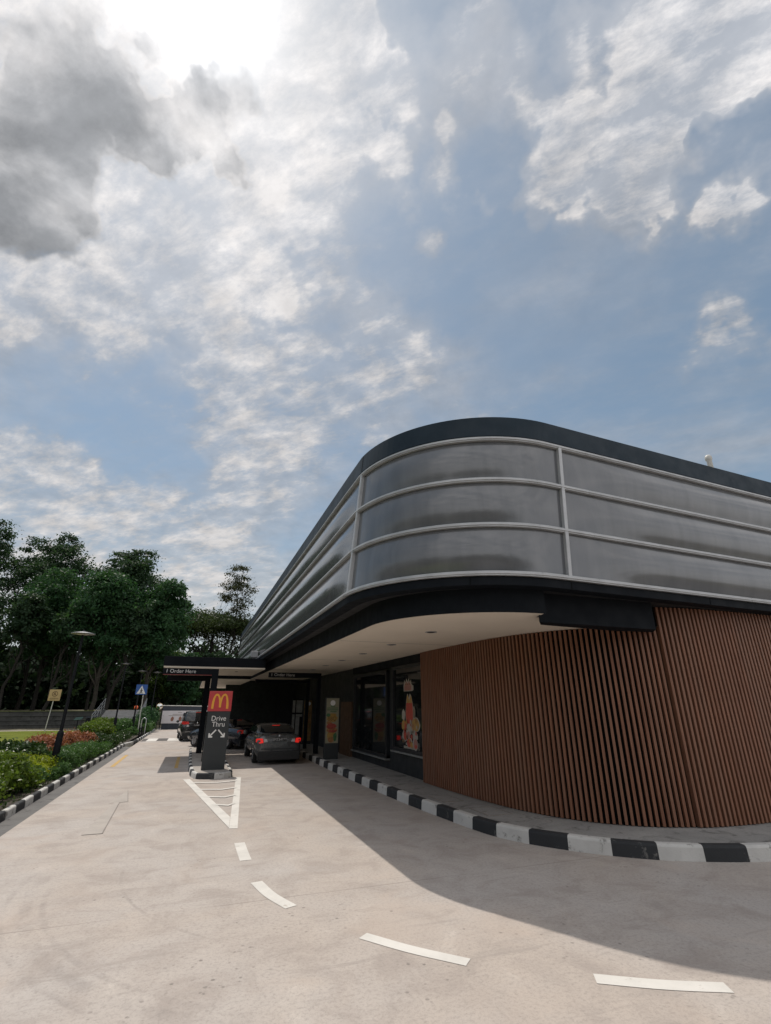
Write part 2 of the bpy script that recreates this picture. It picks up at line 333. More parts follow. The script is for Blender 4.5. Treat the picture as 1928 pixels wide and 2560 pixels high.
M = dict(
    road=concrete_road(),
    walk=pavement_mat("grey_cement_walk", (0.24, 0.235, 0.225), (0.32, 0.31, 0.295), (0.10, 0.095, 0.09)),
    channel=pavement_mat("dark_cement_channel", (0.105, 0.10, 0.098), (0.15, 0.145, 0.138), (0.05, 0.048, 0.046)),
    island=pavement_mat("island_cement", (0.33, 0.30, 0.27), (0.42, 0.385, 0.345), (0.2, 0.18, 0.16)),
    terrace=pavement_mat("shade_darkened_stone", (0.040, 0.041, 0.038), (0.080, 0.080, 0.074), (0.016, 0.018, 0.015)),  # stone colour lowered to stand for the trees' shade on the wall
    ramp=pavement_mat("ramp_cement", (0.24, 0.23, 0.22), (0.33, 0.32, 0.3), (0.13, 0.125, 0.12)),
    soil=pavement_mat("dark_soil", (0.03, 0.022, 0.015), (0.055, 0.04, 0.028), (0.015, 0.011, 0.008)),
    earth=pavement_mat("brown_earth", (0.10, 0.085, 0.05), (0.16, 0.14, 0.085), (0.05, 0.05, 0.025)),  # mottled brown of the earth itself
    path=pavement_mat("pale_path", (0.40, 0.36, 0.30), (0.48, 0.43, 0.36), (0.25, 0.22, 0.18)),
    grass=grass_mat(),
    white_line=worn_paint("white_road_paint", (0.66, 0.635, 0.59), (0.40, 0.35, 0.30), 0.24, 7),
    faded_line=worn_paint("faded_grey_paint", (0.395, 0.355, 0.318), (0.43, 0.38, 0.335), 0.35, 5),
    seam=worn_paint("dark_seam", (0.225, 0.20, 0.18), (0.36, 0.32, 0.29), 0.45, 8),
    yellow_line=worn_paint("yellow_road_paint", (0.52, 0.33, 0.10), (0.45, 0.39, 0.33), 0.4, 6),
    dark_patch=worn_paint("dark_zebra_paint", (0.085, 0.075, 0.07), (0.2, 0.18, 0.16), 0.2),
    kerb_w=worn_paint("white_kerb_paint", (0.56, 0.55, 0.525), (0.17, 0.16, 0.145), 0.36, 5),
    kerb_b=worn_paint("black_kerb_paint", (0.022, 0.024, 0.027), (0.15, 0.145, 0.135), 0.30, 5),
    panel=panel_mat(), wood=wood_mat(),
    parapet=mat("slate_blue_metal", (0.010, 0.022, 0.034), 0.6, 0.0, 0.08, 1.2, spec=0.25),
    rail=mat("pale_aluminium", (0.42, 0.43, 0.44), 0.45, 0.2, 0.10, 3.0),
    fascia=mat("charcoal_metal", (0.006, 0.008, 0.011), 0.7, 0.0, 0.10, 1.5, spec=0.12),
    black=mat("black_metal", (0.014, 0.015, 0.017), 0.6, 0.0, 0.1, 2),
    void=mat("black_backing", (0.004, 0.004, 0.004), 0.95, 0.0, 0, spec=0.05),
    soffit=mat("cream_soffit", (0.74, 0.66, 0.56), 0.75, 0.0, 0.03, 0.6),
    wall=mat("dark_wall_paint", (0.013, 0.016, 0.019), 0.6, 0.0, 0.15, 1.5),
    green_wall=mat("dark_rendered_wall", (0.016, 0.021, 0.020), 0.8, 0.0, 0.3, 4),
    frame=mat("dark_window_frame", (0.018, 0.021, 0.025), 0.4, 0.2, 0.06, 3),
    glass=mat("dark_window_glass", (0.010, 0.012, 0.013), 0.04, 0.0, 0, spec=0.6),
    sill=mat("pale_sill", (0.19, 0.2, 0.2), 0.5, 0.2, 0.1, 4),
    door=mat("brown_timber_door", (0.10, 0.055, 0.03), 0.55, 0.0, 0.2, 5),
    steel=mat("brushed_steel", (0.55, 0.55, 0.56), 0.35, 0.7, 0.06, 8),
    grey_steel=mat("galvanised_steel", (0.34, 0.345, 0.35), 0.5, 0.4, 0.1, 6),
    lamp=mat("lamp_glass", (0.6, 0.58, 0.52), 0.3, 0, 0.02),
    totem=mat("charcoal_sign_paint", (0.024, 0.029, 0.032), 0.5, 0, 0.06, 2),
    red=mat("sign_red", (0.50, 0.045, 0.05), 0.45, 0, 0.04, 3),
    gold=mat("sign_gold", (0.80, 0.38, 0.045), 0.45, 0, 0.03, 3),
    letter=mat("white_letter_vinyl", (0.78, 0.78, 0.76), 0.5, 0, 0.02),
    letter_dim=mat("grey_letter_vinyl", (0.55, 0.55, 0.55), 0.5, 0, 0.02),
    maroon=mat("maroon_stripe", (0.16, 0.02, 0.02), 0.5, 0, 0.05),
    tan=mat("tan_sign_board", (0.46, 0.33, 0.16), 0.6, 0, 0.08, 5),
    ink=mat("brown_ink", (0.13, 0.075, 0.03), 0.6, 0, 0.05),
    blue=mat("sign_blue", (0.022, 0.095, 0.34), 0.4, 0, 0.06, 4),
    white=mat("white_enamel", (0.74, 0.74, 0.73), 0.5, 0, 0.05, 4),
    off=mat("off_white_sticker", (0.326, 0.306, 0.264), 0.6, 0, 0.06, 8),
    pole_w=mat("pale_pole_paint", (0.52, 0.51, 0.48), 0.5, 0.1, 0.08, 5),
    post=mat("dark_post_paint", (0.009, 0.010, 0.013), 0.6, 0.0, 0.1, 6, spec=0.2),
    orange=mat("amber_globe", (0.85, 0.17, 0.06), 0.35, 0, 0.05),
    banner=mat("pale_banner_vinyl", (0.60, 0.58, 0.60), 0.6, 0, 0.05, 2),
    navy=mat("navy_panel", (0.028, 0.036, 0.050), 0.6, 0, 0.1, 2),
    chip=mat("brown_picture_ink", (0.25, 0.12, 0.08), 0.6, 0, 0.35, 18),
    pink=mat("pink_sticker", (0.306, 0.142, 0.122), 0.6, 0, 0.1, 9),
    yel=mat("yellow_sticker", (0.359, 0.211, 0.053), 0.6, 0, 0.1, 9),
    rose=mat("red_sticker", (0.390, 0.056, 0.034), 0.6, 0, 0.08, 9),
    bun=mat("bun_brown", (0.294, 0.140, 0.052), 0.6, 0, 0.3, 14),
    bacon=mat("glazed_red", (0.294, 0.049, 0.035), 0.5, 0, 0.4, 16),
    leafp=mat("poster_green", (0.05, 0.14, 0.06), 0.6, 0, 0.3, 12),
    ochre=mat("ochre_poster", (0.247, 0.158, 0.056), 0.6, 0, 0.4, 5),
    menu=mat("grey_menu_panel", (0.30, 0.31, 0.30), 0.4, 0, 0.25, 6),
    poster=mat("pale_poster", (0.270, 0.260, 0.181), 0.5, 0, 0.1, 4),
    bark=mat("dark_bark", (0.020, 0.017, 0.014), 1.0, 0, 0.3, 5, 0.6, 14),
    bark_p=mat("pale_bark", (0.042, 0.036, 0.028), 1.0, 0, 0.3, 5, 0.6, 14),
    car_grey=mat("dark_grey_car_paint", (0.085, 0.092, 0.095), 0.28, 0.3, 0.03, 2, coat=0.7),
    car_navy=mat("navy_car_paint", (0.018, 0.024, 0.038), 0.25, 0.2, 0.03, 2, coat=0.8),
    car_black=mat("black_car_paint", (0.012, 0.014, 0.015), 0.22, 0.1, 0.03, 2, coat=0.9),
    car_glass=mat("car_glass", (0.012, 0.015, 0.017), 0.05, 0, 0, spec=0.7),
    tyre=mat("tyre_rubber", (0.018, 0.018, 0.018), 0.85, 0, 0.1, 10),
    rim=mat("alloy_rim", (0.42, 0.42, 0.43), 0.35, 0.8, 0.05, 8),
    trim=mat("black_plastic", (0.016, 0.017, 0.018), 0.6, 0, 0.06, 5),
    lens_on=mat("lit_tail_lens", (0.6, 0.02, 0.015), 0.25, 0, 0, emit=((1.0, 0.03, 0.02), 0.4)),
    lens=mat("red_lens", (0.42, 0.03, 0.03), 0.2, 0, 0.05, emit=((1.0, 0.06, 0.04), 0.08)),
    clear=mat("clear_lens", (0.55, 0.55, 0.55), 0.2, 0, 0.05),
    far_wall=mat("far_white_render", (0.62, 0.63, 0.64), 0.8, 0, 0.05, 0.5),
    mirror=mat("convex_mirror_face", (0.75, 0.76, 0.74), 0.06, 1.0, 0),
)
LEAF = dict(
    wood=leaf_mat("woodland_leaf", (0.012, 0.026, 0.014), (0.030, 0.052, 0.026), 0.25, 0.9),
    dark=leaf_mat("dark_tree_leaf", (0.018, 0.040, 0.022), (0.050, 0.092, 0.046), 0.38),
    mid=leaf_mat("mid_tree_leaf", (0.018, 0.056, 0.026), (0.056, 0.122, 0.052), 0.42),
    light=leaf_mat("light_tree_leaf", (0.035, 0.070, 0.018), (0.085, 0.135, 0.035), 0.4),
    canopy=leaf_mat("rain_tree_leaf", (0.020, 0.036, 0.013), (0.058, 0.082, 0.028), 0.35),
    olive=leaf_mat("olive_tree_leaf", (0.028, 0.034, 0.014), (0.062, 0.068, 0.026), 0.3),
    hedge=leaf_mat("hedge_leaf", (0.030, 0.080, 0.022), (0.095, 0.175, 0.055), 0.35, 0.4, 2.0),
    yellow=leaf_mat("lime_leaf", (0.14, 0.19, 0.012), (0.32, 0.36, 0.030), 0.45, 0.4, 2.0),
    bush=leaf_mat("bush_leaf", (0.045, 0.090, 0.014), (0.150, 0.205, 0.032), 0.4, 0.38, 2.0),
    gloss=leaf_mat("glossy_dark_leaf", (0.014, 0.036, 0.010), (0.050, 0.085, 0.022), 0.25, 0.3, 2.0),
    copper=leaf_mat("copper_leaf", (0.17, 0.055, 0.030), (0.40, 0.17, 0.10), 0.3, 0.45, 2.0),
)


# ------------------------------------------------------------------ mesh building
BASE = {}


class MB:
    """collects faces, then links them as ONE mesh object"""
    def __init__(s): s.v = []; s.f = []; s.m = []; s.sm = []
    def add(s, verts, faces, mi=0, smooth=False):
        k = len(s.v); s.v += [tuple(p) for p in verts]
        for f in faces: s.f.append([k + i for i in f]); s.m.append(mi); s.sm.append(smooth)
        return s
    def box(s, x0, y0, z0, x1, y1, z1, mi=0):
        return s.add([(x0, y0, z0), (x1, y0, z0), (x1, y1, z0), (x0, y1, z0), (x0, y0, z1), (x1, y0, z1), (x1, y1, z1), (x0, y1, z1)],
                     [(0, 3, 2, 1), (4, 5, 6, 7), (0, 1, 5, 4), (1, 2, 6, 5), (2, 3, 7, 6), (3, 0, 4, 7)], mi)
    def bar(s, a, b, w, h, mi=0, up=(0, 0, 1)):
        a, b, up = Vector(a), Vector(b), Vector(up); d = (b - a).normalized(); r = d.cross(up).normalized(); u = r.cross(d)
        q = [a + r * sx * w / 2 + u * sz * h / 2 for sx, sz in ((-1, -1), (1, -1), (1, 1), (-1, 1))]
        q += [p + (b - a) for p in q]
        return s.add(q, [(0, 1, 2, 3), (7, 6, 5, 4), (0, 4, 5, 1), (1, 5, 6, 2), (2, 6, 7, 3), (3, 7, 4, 0)], mi)
    def tube(s, pts, radii, n=8, mi=0, cap=True):
        pts = [Vector(p) for p in pts]
        if not hasattr(radii, '__len__'): radii = [radii] * len(pts)
        rings = []
        for i, p in enumerate(pts):
            d = (pts[min(i + 1, len(pts) - 1)] - pts[max(i - 1, 0)]).normalized()
            ref = Vector((1, 0, 0)) if abs(d.x) < 0.8 else Vector((0, 1, 0))
            a = d.cross(ref).normalized(); b = d.cross(a)
            rings.append([p + (a * math.cos(2 * math.pi * k / n) + b * math.sin(2 * math.pi * k / n)) * radii[i] for k in range(n)])
        vs = [q for r in rings for q in r]; fs = []
        for i in range(len(pts) - 1):
            for k in range(n): fs.append((i * n + k, i * n + (k + 1) % n, (i + 1) * n + (k + 1) % n, (i + 1) * n + k))
        s.add(vs, fs, mi, True)
        if cap: s.add(rings[0], [tuple(range(n))], mi); s.add(rings[-1], [tuple(reversed(range(n)))], mi)
        return s
    def lathe(s, c, prof, n=20, mi=0, axis='z'):
        vs, fs = [], []
        for r, z in prof:
            for k in range(n):
                a = 2 * math.pi * k / n
                p = (r * math.cos(a), r * math.sin(a), z)
                if axis == 'x': p = (p[2], p[0], p[1])
                if axis == 'y': p = (p[0], p[2], p[1])
                vs.append((c[0] + p[0], c[1] + p[1], c[2] + p[2]))
        for i in range(len(prof) - 1):
            for k in range(n): fs.append((i * n + k, i * n + (k + 1) % n, (i + 1) * n + (k + 1) % n, (i + 1) * n + k))
        return s.add(vs, fs, mi, True)
    def prism(s, poly, z0, z1, mi=0):
        n = len(poly)
        s.add([(x, y, z0) for x, y in poly] + [(x, y, z1) for x, y in poly],
              [tuple(reversed(range(n))), tuple(range(n, 2 * n))] + [(k, (k + 1) % n, n + (k + 1) % n, n + k) for k in range(n)], mi)
        return s
    def slab(s, poly, y0, y1, mi=0):
        """outline in x,z given a thickness in y"""
        n = len(poly)
        s.add([(x, y0, z) for x, z in poly] + [(x, y1, z) for x, z in poly],
              [tuple(range(n)), tuple(reversed(range(n, 2 * n)))] + [(k, n + k, n + (k + 1) % n, (k + 1) % n) for k in range(n)], mi)
        return s
    def slabx(s, poly, x0, x1, mi=0):
        """outline in y,z given a thickness in x"""
        n = len(poly)
        s.add([(x0, y, z) for y, z in poly] + [(x1, y, z) for y, z in poly],
              [tuple(range(n)), tuple(reversed(range(n, 2 * n)))] + [(k, n + k, n + (k + 1) % n, (k + 1) % n) for k in range(n)], mi)
        return s
    def build(s, name, mats, parent=None, bevel=0.0, fix=True):
        me = bpy.data.meshes.new(name)
        off = BASE.get(parent.name, Vector((0, 0, 0))) if parent else Vector((0, 0, 0))
        me.from_pydata([(p[0] - off.x, p[1] - off.y, p[2] - off.z) for p in s.v], [], s.f)
        if not isinstance(mats, (list, tuple)): mats = [mats]
        for m in mats: me.materials.append(m)
        me.polygons.foreach_set('material_index', s.m); me.polygons.foreach_set('use_smooth', s.sm)
        if fix:
            bm = bmesh.new(); bm.from_mesh(me); bmesh.ops.recalc_face_normals(bm, faces=bm.faces); bm.to_mesh(me); bm.free()
        o = bpy.data.objects.new(name, me); C.objects.link(o)
        if parent: o.parent = parent; BASE[o.name] = off
        if bevel:
            b = o.modifiers.new("bevel", 'BEVEL'); b.width = bevel; b.segments = 2; b.limit_method = 'ANGLE'
        return o


def tag(o, label=None, cat=None, group=None, kind=None):
    if label: o['label'] = label
    if cat: o['category'] = cat
    if group: o['group'] = group
    if kind: o['kind'] = kind
    return o


def thing(name, label, cat, loc=(0, 0, 0), group=None, rz=0.0, local=False):
    o = bpy.data.objects.new(name, None); C.objects.link(o)
    o.location = loc; o.rotation_euler = (0, 0, rz); o.empty_display_size = 0.2
    BASE[o.name] = Vector((0, 0, 0)) if local else Vector(loc)
    return tag(o, label, cat, group)


def struct(o): return tag(o, kind='structure')


def copy_tree(o, parent=None):
    c = o.copy(); C.objects.link(c)
    if parent: c.parent = parent
    BASE[c.name] = BASE.get(o.name, Vector((0, 0, 0)))
    for ch in list(o.children): copy_tree(ch, c)
    return c


def text(name, body, size, m, parent, loc, rot=(math.pi / 2, 0, 0), align='CENTER', depth=0.004, shear=0.0, sx=1.0):
    cu = bpy.data.curves.new(name, 'FONT'); cu.body = body; cu.size = size; cu.align_x = align; cu.align_y = 'CENTER'
    cu.extrude = depth; cu.shear = shear; cu.space_character = 1.02
    t = bpy.data.objects.new(name, cu); C.objects.link(t)
    dg = bpy.context.evaluated_depsgraph_get()
    me = bpy.data.meshes.new_from_object(t.evaluated_get(dg)); me.name = name
    bpy.data.objects.remove(t)
    off = BASE.get(parent.name, Vector((0, 0, 0)))
    me.transform(Matrix.Translation(Vector(loc) - off) @ Matrix.Rotation(rot[2], 4, 'Z') @ Matrix.Rotation(rot[0], 4, 'X') @ Matrix.Diagonal((sx, 1, 1, 1)))
    me.materials.clear(); me.materials.append(m)
    o = bpy.data.objects.new(name, me); C.objects.link(o); o.parent = parent
    return o


def spline(pts, step=0.05):
    P = [Vector(p) for p in pts]; out = []
    for i in range(len(P) - 1):
        p0, p1, p2, p3 = P[max(i - 1, 0)], P[i], P[i + 1], P[min(i + 2, len(P) - 1)]
        n = max(2, int((p2 - p1).length / step))
        t0 = 0; t1 = t0 + max((p1 - p0).length, 1e-3) ** .5; t2 = t1 + (p2 - p1).length ** .5; t3 = t2 + max((p3 - p2).length, 1e-3) ** .5
        for k in range(n):
            t = t1 + (t2 - t1) * k / n
            if i == 0: A1 = p1
            else: A1 = p0 * ((t1 - t) / (t1 - t0)) + p1 * ((t - t0) / (t1 - t0))
            A2 = p1 * ((t2 - t) / (t2 - t1)) + p2 * ((t - t1) / (t2 - t1))
            A3 = p2 if i == len(P) - 2 else p2 * ((t3 - t) / (t3 - t2)) + p3 * ((t - t2) / (t3 - t2))
            B1 = A2 if i == 0 else A1 * ((t2 - t) / (t2 - t0)) + A2 * ((t - t0) / (t2 - t0))
            B2 = A2 if i == len(P) - 2 else A2 * ((t3 - t) / (t3 - t1)) + A3 * ((t - t1) / (t3 - t1))
            out.append(B1 * ((t2 - t) / (t2 - t1)) + B2 * ((t - t1) / (t2 - t1)))
    out.append(P[-1]); return out


def resample(pts, step):
    d = [0.0]
    for a, b in zip(pts, pts[1:]): d.append(d[-1] + (b - a).length)
    n = max(1, round(d[-1] / step)); res = []; j = 0
    for k in range(n + 1):
        s = d[-1] * k / n
        while j < len(d) - 2 and d[j + 1] < s: j += 1
        t = (s - d[j]) / max(1e-9, d[j + 1] - d[j]); res.append(pts[j].lerp(pts[j + 1], t))
    return res


# ------------------------------------------------------------------ the setting: ground, road, kerbs
def sheet(name, poly, z, m):
    o = MB().add([(x, y, z) for x, y in poly], [tuple(range(len(poly)))]).build(name, m, fix=False)
    if o.data.polygons[0].normal.z < 0: o.data.flip_normals()
    return struct(o)


sheet('ground', [(-900, -900), (900, -900), (900, 900), (-900, 900)], -0.06, M['earth'])
sheet('road', [(-2.80, -7), (45, -7), (45, 55), (-2.80, 55)], 0.0, M['road'])
sheet('road', [(-30, -40), (60, -40), (60, -7), (-30, -7)], -0.001, M['channel'])
sheet('drain_channel', [(-3.17, -20), (-2.80, -20), (-2.80, 31.6), (-3.17, 31.6)], -0.004, M['channel'])
sheet('planting_bed', [(-7.8, -20), (-3.25, -20), (-3.25, 55), (-7.8, 55)], 0.10, M['soil'])
sheet('lawn', [(-70, 26), (-7.8, 26), (-7.8, 50.2), (-70, 50.2)], 0.09, M['grass'])
sheet('lawn', [(-70, -20), (-7.8, -20), (-7.8, 26), (-70, 26)], 0.09, M['grass'])
sheet('footpath', [(-70, 50.2), (-7.8, 50.2), (-7.8, 51.0), (-70, 51.0)], 0.10, M['path'])
sheet('verge', [(-70, 51.0), (-7.8, 51.0), (-7.8, 55.4), (-70, 55.4)], 0.09, M['earth'])


def kerb(name, path, h, w, block, start=0, width_in=1, z0=-0.02):
    pts = [Vector((p[0], p[1])) for p in path]
    sub = 4
    P = resample(pts, block / sub)
    N = []
    for i in range(len(P)):
        d = (P[min(i + 1, len(P) - 1)] - P[max(i - 1, 0)]).normalized(); N.append(Vector((-d.y, d.x)) * width_in)
    if (P[0] - P[-1]).length < 1e-4:
        d = (P[1] - P[-2]).normalized(); N[0] = N[-1] = Vector((-d.y, d.x)) * width_in
    prof = [(0.0, z0), (0.012, h - 0.035), (0.022, h - 0.012), (0.045, h), (w, h), (w, z0)]
    mb = MB(); k = len(prof)
    for i in range(len(P) - 1):
        a = [(P[i].x + N[i].x * u, P[i].y + N[i].y * u, z) for u, z in prof]
        b = [(P[i + 1].x + N[i + 1].x * u, P[i + 1].y + N[i + 1].y * u, z) for u, z in prof]
        mb.add(a + b, [(j, k + j, k + j + 1, j + 1) for j in range(k - 1)], ((i // sub) + start) % 2)
    mb.add([(P[0].x + N[0].x * u, P[0].y + N[0].y * u, z) for u, z in prof], [tuple(range(k))], start % 2)
    mb.add([(P[-1].x + N[-1].x * u, P[-1].y + N[-1].y * u, z) for u, z in prof], [tuple(range(k))], ((len(P) - 2) // sub + start) % 2)
    return struct(mb.build(name, [M['kerb_w'], M['kerb_b']]))


BL = 0.63
right_curve = [(4.97, 9.66), (5.03, 9.03), (5.15, 8.39), (5.41, 7.81), (5.77, 7.29), (6.18, 6.83), (6.67, 6.44), (7.24, 6.14), (7.82, 5.92), (8.45, 5.75), (9.4, 5.58), (11, 5.42), (16, 5.2), (22, 5.1)]
lead = [(4.69, 33.0), (4.69, 20), (4.72, 15.5), (4.77, 13.0), (4.85, 11.2)]
path_r = spline([(*p, 0) for p in lead + right_curve], 0.08)
cut = min(range(len(path_r)), key=lambda i: (path_r[i].xy - Vector((4.97, 9.66))).length)
kerb('kerb', list(reversed([(p.x, p.y) for p in path_r[:cut + 1]])), 0.20, 0.15, BL, 1, -1)
kerb('kerb', [(p.x, p.y) for p in path_r[cut:]], 0.20, 0.15, BL, 0, 1)
walk = [(p.x + 0.13, p.y + 0.05) for p in path_r[::6]]
sheet('walkway', [(p[0], p[1]) for p in walk] + [(22.2, 34.0), (4.82, 34.0)], 0.193, M['walk'])
kerb('kerb', [(-3.165, 12.9), (-3.165, 31.7)], 0.16, 0.10, BL, 0, 1)
kerb('kerb', [(-3.165, 12.9 - BL * 20), (-3.165, 12.9)], 0.16, 0.10, BL, 0, 1)
kerb('kerb', [(-3.165, 31.75), (-2.86, 33.4), (-2.86, 34.8)], 0.16, 0.10, 1.6, 0, 1)
kerb('kerb', [(-2.86, 34.85), (-2.80, 51)], 0.14, 0.10, BL, 1, 1)

isl = [(0.88, 17.30), (1.20, 17.36), (1.42, 17.56), (1.46, 17.9), (1.46, 26.5), (1.36, 27.3), (1.05, 27.8), (0.6, 27.9), (0.22, 27.6), (0.10, 27.0), (0.12, 20.0), (0.19, 18.2), (0.30, 17.56), (0.50, 17.36), (0.88, 17.30)]
per = sum((Vector(a) - Vector(b)).length for a, b in zip(isl, isl[1:]))
kerb('kerb', isl, 0.16, 0.11, per / (2 * round(per / 1.2)), 0, 1)
sheet('traffic_island', [(x + (0.85 - x) * 0.11, y + (0.06 if y < 20 else -0.06)) for x, y in isl[:-1]], 0.152, M['island'])


def mark(poly, m='white_line', z=0.004, name='road_marking'):
    return sheet(name, poly, z, M[m])


def strip(a, b, w, m='white_line', z=0.004):
    a, b = Vector(a), Vector(b); d = (b - a).normalized(); n = Vector((-d.y, d.x)) * w / 2
    return mark([tuple(a + n), tuple(b + n), tuple(b - n), tuple(a - n)], m, z)


mark([(0.90, 10.62), (1.05, 10.58), (1.68, 17.40), (1.53, 17.44)])
mark([(0.90, 10.66), (0.985, 11.6), (0.20, 17.50), (0.00, 17.52)], z=0.008)
for y, x0, x1, xm in ((16.5, 0.20, 1.50, 0.95), (15.2, 0.36, 1.40, 0.98), (14.0, 0.52, 1.29, 1.0), (12.9, 0.67, 1.19, 1.02)):
    mark([(x0, y + 0.12), (xm, y - 0.12), (x1, y + 0.12), (x1, y + 0.27), (xm, y + 0.03), (x0, y + 0.27)], z=0.012)
for c, w in (([(1.0, 9.55), (1.0, 9.0), (1.005, 8.53)], 0.165), ([(1.045, 7.54), (1.15, 7.02), (1.315, 6.57)], 0.15),
             ([(1.845, 5.61), (2.17, 5.19), (2.55, 4.79)], 0.14), ([(3.395, 4.19), (3.85, 3.92), (4.295, 3.71)], 0.155)):
    p = resample(spline([(*q, 0) for q in c], 0.05), 0.12); L, Rr = [], []
    for i, q in enumerate(p):
        d = (p[min(i + 1, len(p) - 1)] - p[max(i - 1, 0)]).normalized(); n = Vector((-d.y, d.x, 0)) * w / 2
        L.append(tuple((q + n).xy)); Rr.append(tuple((q - n).xy))
    mark(L + Rr[::-1])
ax = -1.36
mark([(ax - 0.16, 11.0), (ax + 0.16, 11.0), (ax + 0.06, 14.1), (ax + 0.23, 14.15), (ax + 0.05, 15.85), (ax - 0.17, 14.1), (ax - 0.05, 14.1)], 'faded_line')
for a, b in (((ax - 0.16, 11.0), (ax + 0.16, 11.0)), ((ax + 0.16, 11.0), (ax + 0.06, 14.1)), ((ax + 0.06, 14.1), (ax + 0.23, 14.15)), ((ax + 0.23, 14.15), (ax + 0.05, 15.85))):
    strip(a, b, 0.016, 'seam', 0.008)
strip((-2.46, 21.8), (-2.48, 26.5), 0.14, 'yellow_line')
strip((-0.28, 20.6), (-0.28, 24.8), 0.12, 'yellow_line')
for x0, x1 in ((-2.75, -2.45), (-1.85, -1.24)):
    mark([(x0, 35.6), (x1, 35.6), (x1, 38.2), (x0, 38.2)], 'dark_patch')
for x0, x1 in ((-2.44, -1.86), (-1.23, -0.5)):
    mark([(x0, 35.6), (x1, 35.6), (x1, 38.2), (x0, 38.2)], 'white_line')
for y0 in (40.5, 43.5, 46.5):
    mark([(-2.6, y0), (0.9, y0), (0.9, y0 + 0.8), (-2.6, y0 + 0.8)], 'faded_line')
for (x, y, a) in ((5.42, 10.85, 0.46), (5.62, 9.35, 0.50)):                           # inspection covers let into the walkway
    p = MB()
    p.box(x - a / 2, y - 0.36, 0.188, x + a / 2, y + 0.36, 0.198)
    for u in (-1, 1):
        p.box(x + u * a / 2 - 0.012, y - 0.37, 0.188, x + u * a / 2 + 0.012, y + 0.37, 0.202, 1)
        p.box(x - a / 2, y + u * 0.36 - 0.012, 0.188, x + a / 2, y + u * 0.36 + 0.012, 0.201, 1)
        p.box(x + u * 0.12 - 0.03, y - 0.015, 0.19, x + u * 0.12 + 0.03, y + 0.015, 0.201, 1)
    o = p.build('manhole_cover', [M['walk'], M['seam']])
    tag(o, 'rectangular cement access cover in the walkway ' + ('beside the dark shop window' if y > 10 else 'at the foot of the timber slats'), 'manhole cover', 'access covers in the walkway')

# raised ground behind the terrace wall
o = MB().box(-80, 57.0, -0.05, -3.6, 160, 1.48).build('terrace_ground', M['earth']); struct(o)

# ------------------------------------------------------------------ the restaurant building
RB = thing('restaurant_building', 'low restaurant with rounded corner, grey banded cladding above and brown timber slats below', 'building', (5.0, 9.0, 0))
RAD = 2.70
Y_END, X_END = 37.7, 26.0
ARC = RAD * math.pi / 2


def perim(s, z, off=0.0):
    """point on the upper storey's outline: s<0 along the lane, 0..ARC round the corner, beyond along the front"""
    xl = 2.45 + 0.10 * (z - 4); yf = 6.22 + 0.03 * (z - 4); cx, cy = xl + RAD, yf + RAD
    if s < 0: p, n = (xl, cy - s), (-1, 0)
    elif s <= ARC:
        a = math.pi + s / RAD; p, n = (cx + RAD * math.cos(a), cy + RAD * math.sin(a)), (math.cos(a), math.sin(a))
    else: p, n = (cx + (s - ARC), yf + 0.045 * (s - ARC)), (0.045, -1)
    return (p[0] + n[0] * off, p[1] + n[1] * off, z)


S0 = -(Y_END - 8.92); S1 = X_END - 5.15 + ARC
SL, SR = 0.32, ARC + 0.38                      # the two upright joints at the corner


def srange(a, b, coarse=1.0):
    pts = [a]; s = a
    while s < b - 1e-6:
        s += 0.14 if -0.3 < s < ARC + 0.5 else coarse
        s = min(s, b); pts.append(s)
    return pts


def band(name, z0, z1, off, m, thick=0.05, a=S0, b=S1, bevel=0):
    mb = MB(); ss = srange(a, b); k = 4
    for s in ss: pass
    vs = []
    for s in ss: vs += [perim(s, z0, off - thick), perim(s, z0, off), perim(s, z1, off), perim(s, z1, off - thick)]
    fs = []
    for i in range(len(ss) - 1):
        for j in range(4): fs.append((i * 4 + j, i * 4 + (j + 1) % 4, (i + 1) * 4 + (j + 1) % 4, (i + 1) * 4 + j))
    fs += [(0, 1, 2, 3), tuple((len(ss) - 1) * 4 + j for j in (3, 2, 1, 0))]
    mb.add(vs, fs)
    return mb.build(name, m, RB, bevel=bevel)


LEV = [4.03, 4.87, 5.72, 6.56]
band('parapet', 6.61, 7.02, 0.05, M['parapet'], 0.30)
for i, z in enumerate(LEV):
    h = 0.037
    r = band('rail', z - h, z + h, 0.045, M['rail'], 0.08)
    q = band('rail_bead', z - 0.013, z + 0.013, 0.062, M['rail'], 0.016); q.parent = r
band('fascia', 3.845, 3.98, 0.0, M['fascia'], 0.25)
# bulging metal panels, three rows in each of three bays
for (a, b, taper) in ((S0, SL - 0.035, 1.6), (SL + 0.035, SR - 0.035, 1.5), (SR + 0.035, S1, 2.2)):
    for z0, z1 in zip(LEV, LEV[1:]):
        ss = srange(a, b, 0.35); nv = 16; mb = MB(); vs = []
        zl, zh = z0 + 0.033, z1 - 0.033
        for s in ss:
            e = min(1.0, (s - a) / taper) * min(1.0, (b - s) / taper); e = e * e * (3 - 2 * e)
            for j in range(nv + 1):
                v = j / nv; f = math.sin(math.pi * v) ** 1.15
                vs.append(perim(s, zl + (zh - zl) * v, -0.015 + 0.082 * e * f))
        fs = [(i * (nv + 1) + j, (i + 1) * (nv + 1) + j, (i + 1) * (nv + 1) + j + 1, i * (nv + 1) + j + 1) for i in range(len(ss) - 1) for j in range(nv)]
        mb.add(vs, fs, 0, True).build('cladding_panel', M['panel'], RB)
